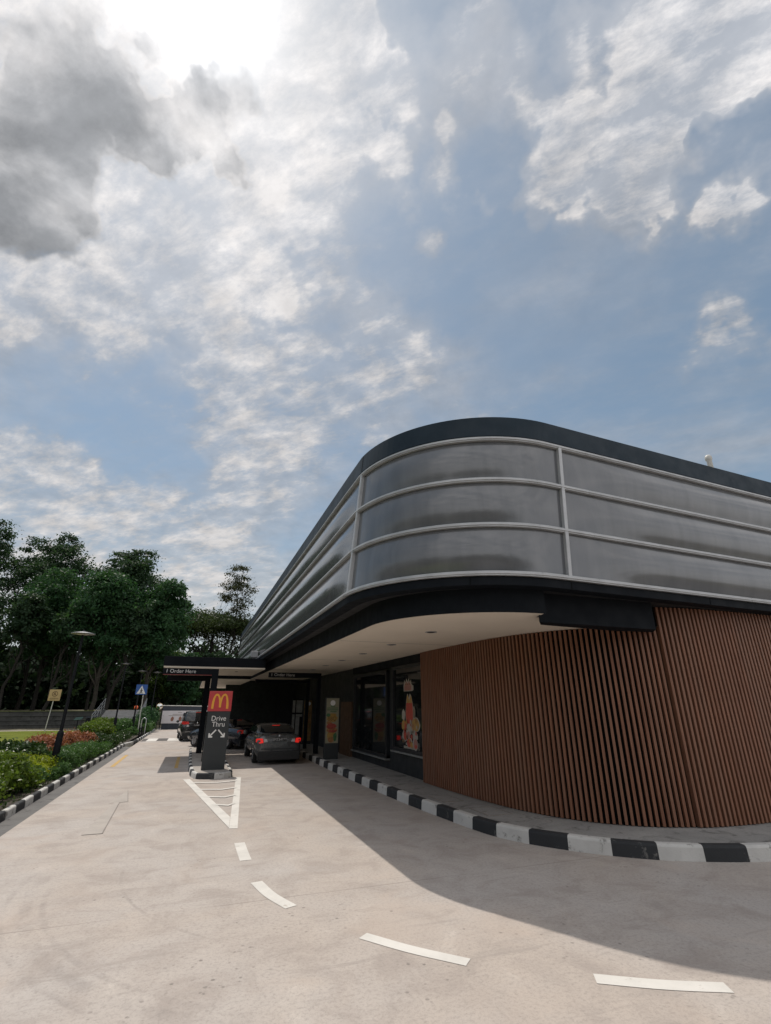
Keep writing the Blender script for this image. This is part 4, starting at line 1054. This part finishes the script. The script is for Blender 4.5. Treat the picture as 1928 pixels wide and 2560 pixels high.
        MB().lathe((s * .5, 0.0, .25), [(0.035, .1), (0.04, -.03), (0.03, -.03), (0.028, .08)], 12, 0, 'y').build('exhaust', M['steel'], c)
    bp = MB().box(-.78 * W / .9, -.045, .16, .80 * W / .9, .16, .46).build('rear_bumper', M['trim'], c, bevel=0.03)
    MB().box(-.66, -.05, .53, .66, -.02, .555).build('bumper_strip', M['steel' if suv else 'trim'], c)  # on the SUV, pale steel stands in for a reflection on the bumper
    np_ = MB().box(-.27, -.03, b - .17 - back, .27, -.008, b - .055 - back).build('number_plate', M['trim'], c, bevel=0.004)
    if plate: text('lettering', plate, .12, M['letter_dim'], np_, (0, -.034, b - .112 - back), depth=0.002)
    MB().lathe((0, -.012, b + .015), [(0, -.02), (.035, -.018), (.042, 0)], 16, 0, 'y').build('badge', M['steel'], c)
    return c


car('dark grey saloon car with lit brake lights waiting in the right lane under the soffit', 'car', (3.26, 20.4, 0), R(0.5), 'car_grey', plate="SMZ3477T", roof=1.38)
car('navy saloon car turned left, half hidden behind the totem sign', 'car', (3.05, 27.7, 0), R(34), 'car_navy', lit=False, roof=1.40)
car('black SUV with red tail lights beyond the traffic island in the left lane', 'SUV', (0.40, 34.6, 0), R(4), 'car_black', suv=True, roof=1.70, belt=1.02, lit=False, plate="SLA88T", W=0.93, L=4.6)

# ------------------------------------------------------------------ street furniture on the left
def disc_lamp(x, y, label, h=4.4, z0=0.1):
    near = y < 30
    t = thing('street_lamp', label, 'street lamp', (x, y, z0), 'dark garden lamps with flat disc heads')
    MB().tube([(x, y, z0), (x, y, z0 + 0.9), (x, y, z0 + 1.12)], [0.115, 0.105, 0.10], 12).tube([(x, y, z0 + 1.12), (x, y, z0 + 1.18)], [0.10, 0.062], 12).build('base', M['post'], t)
    MB().tube([(x, y, z0 + 1.18), (x, y, z0 + h - 0.05)], [0.055, 0.038], 10).build('pole', M['post'], t)
    hd = MB().lathe((x, y, z0 + h), [(0.0, 0.06), (0.06, 0.055), (0.30, 0.012), (0.385, -0.012), (0.385, -0.026), (0.20, -0.03)], 28).build('lamp_head', M['grey_steel' if near else 'post'], t)
    MB().lathe((x, y, z0 + h), [(0.20, -0.031), (0.16, -0.055), (0.0, -0.06)], 20).build('lamp_shade', M['lamp' if near else 'grey_steel'], hd)
    MB().lathe((x, y, z0 + h + 0.06), [(0.05, -0.01), (0.04, 0.05), (0.0, 0.06)], 12).build('finial', M['post'], hd)
    return t


disc_lamp(-4.08, 20.6, 'nearest dark disc lamp, standing between lime shrub and clipped hedge')
disc_lamp(-4.98, 41.2, 'dark disc lamp in front of the ramp, second along the bed', 4.75)
disc_lamp(-4.05, 43.6, 'thin dark lamp post left of the blue crossing sign', 4.4)
disc_lamp(-3.30, 48.6, 'furthest dark disc lamp near the convex mirror', 4.6)

t = thing('crossing_sign', 'blue pedestrian crossing sign on a pale post', 'road sign', (-3.50, 42, 0.1))
MB().tube([(-3.50, 42, 0.1), (-3.58, 42.02, 3.4)], 0.032, 10).build('post', M['pole_w'], t)
bd = MB().slab([(-4.08, 2.77), (-3.38, 2.77), (-3.35, 2.80), (-3.35, 3.44), (-3.38, 3.47), (-4.08, 3.47), (-4.11, 3.44), (-4.11, 2.80)], 41.93, 41.96).build('board', M['blue'], t)
MB().slab([(-4.03, 2.83), (-3.43, 2.83), (-3.73, 3.40)], 41.922, 41.93).build('triangle', M['white'], bd)
cx = -3.73
f = MB(); y0, y1 = 41.914, 41.922
f.slab([(cx - .03, 3.16), (cx + .0, 3.13), (cx + .03, 3.16), (cx + .03, 3.20), (cx, 3.23), (cx - .03, 3.20)], y0, y1)
f.slab([(cx - .035, 2.99), (cx + .03, 2.99), (cx + .035, 3.125), (cx - .03, 3.125)], y0, y1)
f.slab([(cx - .10, 2.86), (cx - .06, 2.86), (cx + .015, 2.99), (cx - .035, 2.99)], y0 - .001, y1)
f.slab([(cx + .06, 2.86), (cx + .10, 2.87), (cx + .03, 2.99), (cx - .01, 2.99)], y0 - .002, y1)
f.slab([(cx - .09, 3.02), (cx - .07, 3.0), (cx - .02, 3.11), (cx - .03, 3.125)], y0 - .003, y1)
f.slab([(cx + .03, 3.125), (cx + .02, 3.10), (cx + .08, 3.01), (cx + .10, 3.03)], y0 - .003, y1)
f.build('walking_figure', M['trim'], bd)

t = thing('beacon', 'orange globe crossing beacon on a dark and white post beside the railing', 'beacon', (-4.35, 47.0, 0.1))
MB().tube([(-4.35, 47, 0.1), (-4.35, 47, 0.9)], 0.05, 10).tube([(-4.35, 47, 1.3), (-4.35, 47, 1.72)], 0.05, 10).build('post', M['post'], t)
MB().tube([(-4.35, 47, 0.9), (-4.35, 47, 1.3)], 0.05, 10).build('post', M['white'], t)['label'] = 'white middle section of the post'
MB().lathe((-4.35, 47, 1.86), [(0.0, -.16), (.08, -.15), (.14, -.08), (.16, 0), (.14, .08), (.08, .14), (0, .16)], 20).build('globe', M['orange'], t)

t = thing('notice_sign', 'tan no skating notice board on a leaning pale post in the lawn', 'sign', (-10.90, 49.2, 0.09))
MB().tube([(-10.90, 49.25, 0.09), (-10.79, 49.25, 2.5)], 0.034, 10).build('post', M['pole_w'], t)
bd = MB().box(-11.20, 49.18, 2.38, -10.35, 49.22, 3.24).build('board', M['tan'], t, bevel=0.004)
f = MB(); cx, cz = -10.77, 2.90
ring = [(math.cos(2 * math.pi * k / 28), math.sin(2 * math.pi * k / 28)) for k in range(29)]
for (a, b2), (c2, d2) in zip(ring, ring[1:]):
    f.slab([(cx + .21 * a, cz + .21 * b2), (cx + .21 * c2, cz + .21 * d2), (cx + .17 * c2, cz + .17 * d2), (cx + .17 * a, cz + .17 * b2)], 49.170, 49.179)
f.slab([(cx - .15, cz + .11), (cx - .12, cz + .14), (cx + .15, cz - .11), (cx + .12, cz - .14)], 49.168, 49.179)
f.build('prohibition_ring', M['ink'], bd)
f = MB()
f.slab([(cx - .02, cz + .08), (cx + .03, cz + .06), (cx + .05, cz + .11), (cx + .0, cz + .13)], 49.166, 49.175)
f.slab([(cx - .05, cz - .03), (cx + .0, cz - .05), (cx + .03, cz + .06), (cx - .02, cz + .07)], 49.165, 49.175)
f.slab([(cx - .05, cz - .02), (cx - .12, cz - .07), (cx - .11, cz - .10), (cx - .02, cz - .05)], 49.164, 49.175)
f.slab([(cx - .01, cz - .04), (cx + .06, cz - .10), (cx + .09, cz - .08), (cx + .0, cz - .01)], 49.163, 49.175)
f.build('skating_figure', M['ink'], bd)
for z, w in ((2.56, .30), (2.49, .34)): MB().box(cx - w, 49.172, z, cx + w, 49.179, z + .028).build('text_line', M['ink'], bd)

t = thing('litter_bin', 'dark square litter bin at the foot of the ramp', 'bin', (-8.2, 52.1, 0.09))
MB().prism([(-8.58, 51.8), (-7.86, 51.8), (-7.86, 52.4), (-8.58, 52.4)], 0.09, 0.96).build('body', M['post'], t, bevel=0.02)
MB().prism([(-8.62, 51.76), (-7.82, 51.76), (-7.82, 52.44), (-8.62, 52.44)], 1.0, 1.10).build('lid', M['navy'], t, bevel=0.03)
MB().box(-8.5, 51.9, 0.95, -7.94, 52.3, 1.01).build('opening', M['black'], t)
t = thing('plaque_stand', 'green tilted information plaque on a thin stand beside the bin', 'plaque', (-9.08, 51.2, 0.09))
MB().tube([(-9.08, 51.25, 0.09), (-9.08, 51.25, 0.95)], 0.035, 8).build('post', M['post'], t)
MB().add([(-9.36, 51.02, .88), (-8.80, 51.02, .92), (-8.74, 51.4, 1.10), (-9.30, 51.4, 1.06), (-9.36, 51.02, .85), (-8.80, 51.02, .89), (-8.74, 51.4, 1.07), (-9.30, 51.4, 1.03)],
         [(0, 1, 2, 3), (7, 6, 5, 4), (0, 4, 5, 1), (1, 5, 6, 2), (2, 6, 7, 3), (3, 7, 4, 0)]).build('plate', mat("plaque_green", (0.05, 0.10, 0.085), 0.4, 0.1, 0.1, 5), t)

t = thing('cycle_stand', 'silver hoop cycle stand among shrubs by the crossing', 'stand', (-3.25, 42.6, 0.1))
MB().tube([(-3.40, 42.6, 0.1)] + [(-3.25 + .15 * math.cos(a), 42.6, 0.95 + .22 * math.sin(a)) for a in [math.pi - math.pi * k / 10 for k in range(11)]] + [(-3.10, 42.6, 0.1)], 0.03, 10).build('hoop', M['steel'], t)
for x, y in ((-2.95, 36.6), (-2.96, 38.2)):
    o = MB().lathe((x, y, 0.12), [(0.045, 0), (0.045, .55), (.05, .56), (.05, .62), (0, .64)], 14).build('bollard', M['post'])
    tag(o, 'short dark bollard at the ' + ('near' if y < 37 else 'far') + ' end of the zebra crossing kerb', 'bollard', 'bollards by the crossing')

# terraced stone wall with the ramp
t = thing('terrace_wall', 'dark stepped stone terrace wall across the back of the lawn', 'wall', (-30, 55.4, 0))
for k in range(4):
    y = 55.3 + 0.42 * k; z = 0.06 + 0.36 * k
    MB().box(-75, y, 0.0, -8.35, y + 0.43 + (0.2 if k == 3 else 0), z + 0.30).build('tier', M['terrace'], t, bevel=0.01)
    MB().box(-75, y - 0.05, z + 0.302, -8.34, y + 0.42, z + 0.36).build('coping', M['terrace'], t, bevel=0.01)
MB().box(-75, 56.9, 1.40, -8.35, 57.3, 1.54).build('grass_edge', M['grass'], t)
t = thing('ramp', 'grey cement ramp climbing to the upper terrace between two railings', 'ramp', (-6.3, 54.5, 0))
mb = MB(); mb.slabx([(51.2, 0.0), (57.1, 0.0), (57.1, 1.58), (51.2, 0.12)], -7.9, -4.6); mb.build('slope', M['ramp'], t)
mb = MB()
for k in range(10): mb.box(-7.75, 51.6 + k * .54, 0.20 + k * .134 + .022, -4.75, 51.62 + k * .54, 0.20 + k * .134 + .03)
mb.build('groove', M['seam'], t)
for x in (-8.1, -4.42): MB().slabx([(51.2, 0.0), (57.1, 0.0), (57.1, 1.66), (51.2, 0.22)], x - .18, x + .18).build('side_kerb', M['ramp' if x > -6 else 'terrace'], t)
for x, lab in ((-8.1, 'steel pipe railing on the left side of the ramp'), (-4.42, 'steel pipe railing on the right side of the ramp')):
    r = thing('railing', lab, 'railing', (x, 54, 0.2), 'ramp railings')
    z = lambda y: 0.22 + (y - 51.2) * (1.44 / 5.9)
    for dz in (1.0, 0.72, 0.42): MB().tube([(x, 51.3, z(51.3) + dz), (x, 57.0, z(57) + dz)], 0.026 if dz < 1 else 0.034, 8).build('rail', M['steel'], r)
    for y in (51.35, 52.7, 54.1, 55.5, 56.95): MB().tube([(x, y, z(y) - .02), (x, y, z(y) + 1.0)], 0.028, 8).build('post', M['grey_steel'], r)

# end of the lane: banner, barrier rail, mirror
t = thing('banner', 'pale banner with three pictures on dark low hoarding at the lane end', 'banner', (-0.9, 51.5, 0))
MB().box(-2.45, 51.55, 0.0, 3.2, 51.75, 0.50).build('base', M['navy'], t)
MB().box(-2.55, 51.60, 1.57, 3.2, 51.68, 1.95).build('mesh_strip', M['navy'], t)
bd = MB().box(-2.52, 51.50, 0.50, 3.2, 51.56, 1.565).build('sheet', M['banner'], t)
for x0, x1, z in ((-1.2, -.85, 1.40), (-1.65, -.35, 1.235), (-1.98, .15, 1.13)): MB().box(x0, 51.49, z, x1, 51.499, z + .035).build('text_line', M['seam'], bd)
for x in (-1.62, -.95, -.36): MB().slab(blob(x, .86, .13, .2, 14, .1, int(x * 7)), 51.49, 51.499).build('picture', M['chip'], bd)
MB().tube([(-2.75, 51.6, 2.0), (3.2, 51.6, 1.90)], 0.035, 8).build('top_rail', M['pole_w'], t)
for x in (-2.6, -.6, 1.3, 3.1): MB().tube([(x, 51.72, 0), (x, 51.72, 1.95)], 0.04, 8).build('post', M['post'], t)
t = thing('traffic_mirror', 'round convex traffic mirror on a post left of the banner', 'mirror', (-2.78, 50.0, 0.1))
MB().tube([(-2.78, 50.06, 0.1), (-2.78, 50.06, 2.15)], 0.035, 8).build('post', M['post'], t)
MB().lathe((-2.76, 50.0, 1.93), [(0.0, -.07), (.12, -.06), (.2, -.035), (.235, -.01)], 24, 0, 'y').build('mirror_face', M['mirror'], t)
MB().lathe((-2.76, 50.0, 1.93), [(.235, -.012), (.265, -.015), (.275, .02), (.2, .05), (0, .06)], 24, 0, 'y').build('rim', M['tan'], t)

t = thing('apartment_block', 'pale distant apartment block glimpsed between the trees', 'building', (-9.0, 130, 0))
MB().box(-11.2, 130, 0, -7.6, 138, 11.6).box(-10.3, 130.5, 11.6, -8.8, 137, 12.9).build('wall', M['far_wall'], t)
for z in (7.2, 8.6, 10.0):
    for x in (-10.8, -9.7, -8.6): MB().box(x, 129.96, z, x + .7, 129.99, z + .8).build('window', M['navy'], t)
MB().box(-11.4, 129.8, 11.6, -7.4, 138.2, 11.75).build('roof', M['grey_steel'], t)


# ------------------------------------------------------------------ plants
def leaves(pts, nrm, size, seed, slim=0.55, jit=0.9):
    """arrays of leaf centres and outward directions -> vertices of bent diamond leaves"""
    g = np.random.default_rng(seed); n = len(pts)
    d = nrm * 0.6 + g.normal(size=(n, 3)) * jit * 0.6 + np.array([0, 0, 0.25])
    d /= np.linalg.norm(d, axis=1)[:, None] + 1e-9
    r = g.normal(size=(n, 3)); a = np.cross(d, r); a /= np.linalg.norm(a, axis=1)[:, None] + 1e-9
    b = np.cross(d, a); s = size * g.uniform(0.6, 1.35, size=(n, 1))
    v = np.empty((n, 4, 3)); v[:, 0] = pts - a * s * .5; v[:, 1] = pts + b * s * slim * .5 + d * s * .1; v[:, 2] = pts + a * s * .5; v[:, 3] = pts - b * s * slim * .5 + d * s * .1
    return v.reshape(-1, 3)


def leaf_obj(name, V, m, parent=None):
    off = BASE.get(parent.name, Vector((0, 0, 0))) if parent else Vector((0, 0, 0))
    V = V - np.array(off); n = len(V) // 4
    me = bpy.data.meshes.new(name)
    me.vertices.add(n * 4); me.loops.add(n * 4); me.polygons.add(n)
    me.vertices.foreach_set('co', V.astype(np.float32).ravel())
    me.loops.foreach_set('vertex_index', np.arange(n * 4, dtype=np.int32))
    me.polygons.foreach_set('loop_start', np.arange(0, n * 4, 4, dtype=np.int32))
    me.polygons.foreach_set('loop_total', np.full(n, 4, dtype=np.int32))
    me.update(calc_edges=True); me.materials.append(m)
    o = bpy.data.objects.new(name, me); C.objects.link(o)
    if parent: o.parent = parent; BASE[o.name] = off
    return o


def crown_points(lobes, n, g, clump=0.22, per=42):
    """leaves gathered into clumps, the clumps lying in the outer part of each lobe"""
    w = np.array([l[3] * l[4] * l[5] for l in lobes]) ** 0.7; w /= w.sum(); P, N = [], []
    for l, k in zip(lobes, w):
        c, r = np.array(l[:3]), np.array(l[3:6]); nc = max(3, int(n * k / per))
        d = g.normal(size=(nc, 3)); d /= np.linalg.norm(d, axis=1)[:, None]; d[:, 2] = np.where(d[:, 2] < -.55, -d[:, 2], d[:, 2])
        rad = g.uniform(0.45, 1.0, size=(nc, 1)) ** 0.6
        cc = c + d * rad * r
        q = np.repeat(cc, per, axis=0); dd = np.repeat(d, per, axis=0)
        sp = clump * r.mean() * g.uniform(.6, 1.3, size=(nc, 1)).repeat(per, axis=0)
        P.append(q + g.normal(size=q.shape) * sp * np.array([1, 1, .6])); N.append(dd)
    return np.concatenate(P), np.concatenate(N)


def branchy(mb, a, b, r0, r1, g, wig=0.06, n=6):
    a, b = np.array(a, float), np.array(b, float); L = np.linalg.norm(b - a); pts = []; rr = []
    for k in range(n + 1):
        t = k / n; p = a + (b - a) * t
        if 0 < k < n: p = p + g.normal(size=3) * L * wig * np.array([1, 1, .3])
        pts.append(tuple(p)); rr.append(r0 + (r1 - r0) * t)
    mb.tube(pts, rr, 7)
    return pts


def tree(label, x, y, z0, top, rx, low, seed, leaf='dark', n=15000, size=0.34, r=0.24, lobes=11, flat=False, sparse=1.0, bark='bark', lean=0.0, clump=0.24, group='trees on the far terrace'):
    g = np.random.default_rng(seed)
    t = thing('tree', label, 'tree', (x, y, z0), group)
    H = top - low; cz = low + H * 0.5; L = []
    tx = x + lean
    for k in range(lobes):
        u = (k + .5) / lobes
        if flat:
            a = g.uniform(0, 2 * math.pi); rr = rx * math.sqrt(g.uniform(0.02, 1)) * .8
            px, py, pz = tx + rr * math.cos(a), y + rr * math.sin(a), top - H * .32 - (rr / rx) ** 2 * H * .32 + g.uniform(-.4, .3)
            s = rx * g.uniform(.24, .36); L.append((px, py, pz, s * 1.25, s * 1.25, s * .5))
        else:
            zz = low + H * (0.10 + 0.86 * u); prof = math.sin(math.pi * min(1, (0.13 + 0.80 * u))) ** 0.7
            a = k * 2.4 + g.uniform(-.5, .5); rr = rx * prof * g.uniform(.25, .72)
            s = rx * g.uniform(.36, .52) * (0.62 + .38 * prof)
            L.append((tx + rr * math.cos(a), y + rr * math.sin(a), min(zz, top - s * .8), s, s, s * .82))
    if not flat: L.append((tx, y, cz, rx * .55, rx * .55, H * .36))
    mb = MB()
    f = (low + H * .45 - z0)
    trunk = branchy(mb, (x, y, z0 - .1), (tx, y, z0 + f), r, r * .42, g, .018, 7)
    for l in L[:]:
        k = g.integers(2, 6); s = trunk[k]
        branchy(mb, s, (l[0], l[1], l[2] - l[5] * .2), r * (.42 - .04 * k), r * .06, g, .07, 5)
    mb.build('trunk', M[bark], t)
    P, N = crown_points(L, n, g, clump)
    if sparse < 1: k = g.uniform(size=len(P)) < sparse; P, N = P[k], N[k]
    leaf_obj('crown', leaves(P, N, size, seed + 1), LEAF[leaf], t)
    return t


ZT = 1.48
tree('tallest dark tree cut by the left edge of the photo', -26.0, 69, ZT, 23.3, 5.6, 6.5, 11, n=22000, lobes=14)
tree('tall dark round-headed tree second from the left edge', -19.3, 72, ZT, 23.2, 5.2, 7.0, 12, n=22000, lobes=14)
tree('dark tree filling the gap below the two tallest crowns', -16.0, 65, ZT, 16.8, 4.6, 4.5, 13, 'mid', n=17000)
tree('dark tree low at the left edge in front of the tallest one', -22.0, 61.5, ZT, 13.0, 4.0, 3.6, 14, n=13000)
tree('tall bushy tree with a domed top right of the lamp', -8.9, 64, ZT, 19.6, 5.2, 7.0, 15, 'dark', n=22000, lobes=14)
tree('broad mid green tree in front with branches showing beneath its crown', -9.6, 59.5, ZT, 15.4, 4.4, 4.8, 16, 'mid', n=20000, lobes=13, bark='bark_p')
tree('mid green tree whose crown ends the dense clump on the right', -5.0, 60.5, ZT, 15.4, 3.8, 5.2, 17, 'mid', n=19000, lobes=12, bark='bark_p', lean=.6)
tree('wide umbrella shaped rain tree with bare spreading branches', 1.5, 82, 0, 16.6, 8.8, 8.6, 18, 'canopy', n=30000, lobes=34, flat=True, r=.42)
tree('slender airy tree standing above the rain tree', 4.4, 79, 0, 23.0, 3.2, 13.2, 19, 'olive', n=5200, lobes=15, size=.30, sparse=.85, r=.17, clump=.30)
tree('low light green tree right of the crossing sign', -3.9, 68, 0, 9.0, 2.9, 2.2, 20, 'light', n=9000, r=.14)
tree('low bushy green tree behind the convex mirror', -1.2, 66, 0, 7.9, 2.7, 2.0, 21, 'mid', n=9000, r=.14)
tree('rounded dark tree behind the banner under the gantry', 2.3, 72, 0, 8.6, 3.6, 2.2, 22, 'dark', n=9000, r=.16)
tree('dark tree right of the low light green tree', -6.6, 75, ZT, 12.0, 3.4, 4.0, 23, 'dark', n=9000, r=.2)
for i, (x, y, dx, lab) in enumerate(((-13.7, 59.2, .6, 'leaning dark trunk behind the tan notice'), (-12.0, 60.5, -.4, 'thin dark trunk right of the tan notice'), (-8.2, 58.6, .9, 'slanting trunk left of the ramp railing'), (-17.5, 60, .3, 'dark trunk left of the tan notice'), (-10.6, 63, .5, 'dim trunk behind the broad mid green tree'))):
    tree(lab + ' with a small high crown', x, y, ZT, 11.5 + .5 * i, 2.6, 6.8, 40 + i, 'dark', n=6000, r=.17, lobes=7, lean=dx * 1.5)

# far woodland that reads as one mass: behind the trees, and round the sides that the cladding mirrors
g = np.random.default_rng(5); P = []
for x0, y0, x1, y1, h, k, z0 in ((-60, 92, 16, 104, 13.5, 45000, 1.0), (-60, 74, -2, 80, 8.0, 26000, 1.4), (-55, 62, -24, 70, 13, 6000, 1.4), (-36, -30, -33, 55, 13, 8000, 0), (-40, -42, 60, -46, 12, 9000, 0)):
    u = g.uniform(size=k); top = h * (0.72 + .28 * np.sin(u * 37) * np.sin(u * 91 + 1)); zz = z0 + (top - z0) * g.uniform(0, 1, k) ** .8
    P.append(np.stack([x0 + (x1 - x0) * u + g.normal(size=k) * 2.0, y0 + (y1 - y0) * u + g.normal(size=k) * 2.0, zz], 1))
P = np.concatenate(P)
tag(leaf_obj('woodland', leaves(P, np.tile([0, -.5, .3], (len(P), 1)), 0.85, 6, .75), LEAF['wood']), 'dark far woodland massed behind the separate trees', 'woodland', kind='stuff')


def shrub(name, label, blobs_, seed, leaf, n, size, group=None, cat='shrub', clump=0.20, stem=True, slim=.55, per=22):
    g = np.random.default_rng(seed); c = np.mean([b[:2] for b in blobs_], axis=0)
    t = thing(name, label, cat, (float(c[0]), float(c[1]), 0.1), group)
    P, N = crown_points(blobs_, n, g, clump, per)
    k = P[:, 2] > 0.1; P, N = P[k], N[k]
    leaf_obj('foliage', leaves(P, N, size, seed + 1, slim), LEAF[leaf], t)
    mb = MB()
    for b in blobs_:
        for q in range(3): mb.tube([(b[0] + g.uniform(-.08, .08), b[1] + g.uniform(-.08, .08), .08), (b[0] + g.uniform(-.25, .25) * b[3], b[1] + g.uniform(-.25, .25) * b[4], b[2])], [.016, .007], 5)
    mb.build('stem', M['bark'], t)
    return t


def row(x, y0, y1, z, rx, rz, step, g_, jx=.05):
    rr = random.Random(g_); o = []; y = y0
    while y <= y1: o.append((x + rr.uniform(-jx, jx), y, z + rr.uniform(-.04, .04), rx, step * .75, rz)); y += step
    return o


SG = 'shrubs in the planting bed along the left lane'
shrub('bush', 'big loose leafy bush nearest the camera at the left edge', [(-4.0, 13.2, .5, .55, .8, .45), (-4.3, 14.4, .55, .6, .8, .5), (-4.1, 15.5, .5, .55, .7, .45), (-4.9, 14.0, .6, .6, .9, .5), (-3.75, 16.0, .32, .3, .5, .27), (-4.8, 15.4, .55, .5, .6, .42)], 61, 'bush', 16000, .105, SG)
shrub('bush', 'bush with bright leaves just behind the nearest one', [(-3.75, 16.7, .30, .28, .45, .24), (-4.6, 16.8, .40, .4, .5, .32), (-5.1, 17.0, .45, .5, .6, .38)], 62, 'hedge', 7000, .09, SG)
shrub('bush', 'glossy dark green bush left of the copper shrub', [(-4.7, 19.6, .52, .5, .7, .42), (-5.3, 20.2, .55, .6, .7, .42), (-5.9, 19.8, .55, .6, .7, .40), (-4.8, 20.8, .5, .4, .6, .4)], 63, 'gloss', 11000, .11, SG)
shrub('bush', 'lime yellow shrub at the foot of the nearest lamp', [(-4.45, 17.8, .40, .45, .5, .28), (-4.0, 18.4, .40, .38, .5, .27), (-4.5, 18.7, .42, .4, .45, .28), (-3.85, 17.4, .32, .28, .45, .24)], 64, 'yellow', 9500, .06, SG)
shrub('bush', 'low fresh green ground shrub by the kerb below the lamp', row(-3.55, 18.0, 19.9, .20, .2, .17, .5, 3), 65, 'hedge', 5000, .055, SG)
shrub('hedge', 'clipped rounded green hedge right of the nearest lamp', row(-3.75, 20.7, 25.2, .36, .40, .34, .75, 4, .04) + row(-4.1, 21.2, 25, .34, .35, .32, .9, 5, .04), 66, 'hedge', 24000, .058, SG, 'hedge', .15, per=14)
shrub('hedge', 'small low hedge tuft following the clipped hedge', row(-3.55, 25.7, 28.2, .24, .24, .20, .7, 6), 67, 'hedge', 6000, .06, SG, 'hedge')
shrub('bush', 'copper red croton shrub behind the clipped hedge', [(-5.5, 23.2, .42, .5, .8, .34), (-5.1, 24.6, .46, .55, .8, .4), (-4.75, 26.0, .5, .5, .8, .42), (-4.9, 27.3, .5, .5, .8, .42), (-5.6, 25.6, .5, .6, .9, .4), (-4.45, 27.9, .45, .4, .7, .4)], 68, 'copper', 13000, .13, SG, slim=.36)
shrub('bush', 'dark clipped shrub where the first kerb ends', [(-4.1, 28.8, .38, .4, .6, .32), (-3.7, 29.6, .36, .38, .6, .3), (-4.3, 30.3, .4, .45, .6, .32), (-3.7, 30.8, .3, .3, .5, .26)], 69, 'gloss', 8000, .08, SG)
shrub('bush', 'tall fresh green bush left of the second lamp', [(-5.4, 34.5, .55, .55, .8, .5), (-5.0, 36.2, .6, .6, .8, .5), (-5.6, 37.5, .6, .6, .8, .5), (-4.7, 35.2, .45, .4, .6, .4)], 70, 'bush', 9000, .12, SG)
shrub('hedge', 'dark low clipped hedge in front of the second lamp', row(-3.9, 32.6, 38.5, .26, .42, .24, .9, 8), 71, 'gloss', 9000, .08, SG, 'hedge')
shrub('bush', 'leafy bush between the second lamp and the crossing sign', [(-4.6, 43.2, .5, .55, .8, .48), (-4.1, 44.6, .55, .5, .8, .5), (-4.9, 45.2, .55, .6, .8, .5), (-3.8, 41.0, .3, .4, .7, .28)], 72, 'hedge', 7500, .12, SG)
shrub('bush', 'taller dark bush behind the silver hoop stand', [(-3.6, 45.8, .7, .5, .8, .65), (-3.4, 47.5, .85, .5, .8, .75), (-3.2, 49.2, .95, .5, .8, .8), (-3.7, 50.3, 1.0, .6, .8, .9)], 73, 'mid', 9000, .14, SG)
shrub('bush', 'small shrub at the mirror post by the lane end', [(-3.1, 44.0, .4, .3, .7, .34), (-3.0, 46.4, .4, .26, .7, .34)], 74, 'hedge', 4000, .1, SG)
shrub('bush', 'shaggy bush at the foot of the ramp', [(-6.6, 46.5, .55, .6, .8, .5), (-6.0, 48.0, .55, .6, .8, .5), (-7.0, 48.8, .55, .6, .8, .45)], 75, 'bush', 6000, .13, SG)
tag(leaf_obj('weeds', (lambda P: leaves(P, np.tile([0, 0, .6], (len(P), 1)), .10, 8, .3))(np.stack([g.uniform(-7.5, -3.35, 9000), 12 + 38 * g.uniform(size=9000) ** 1.3, g.uniform(.10, .2, 9000)], 1)), LEAF['gloss']), 'low weeds covering the planting bed soil', 'ground cover', kind='stuff')
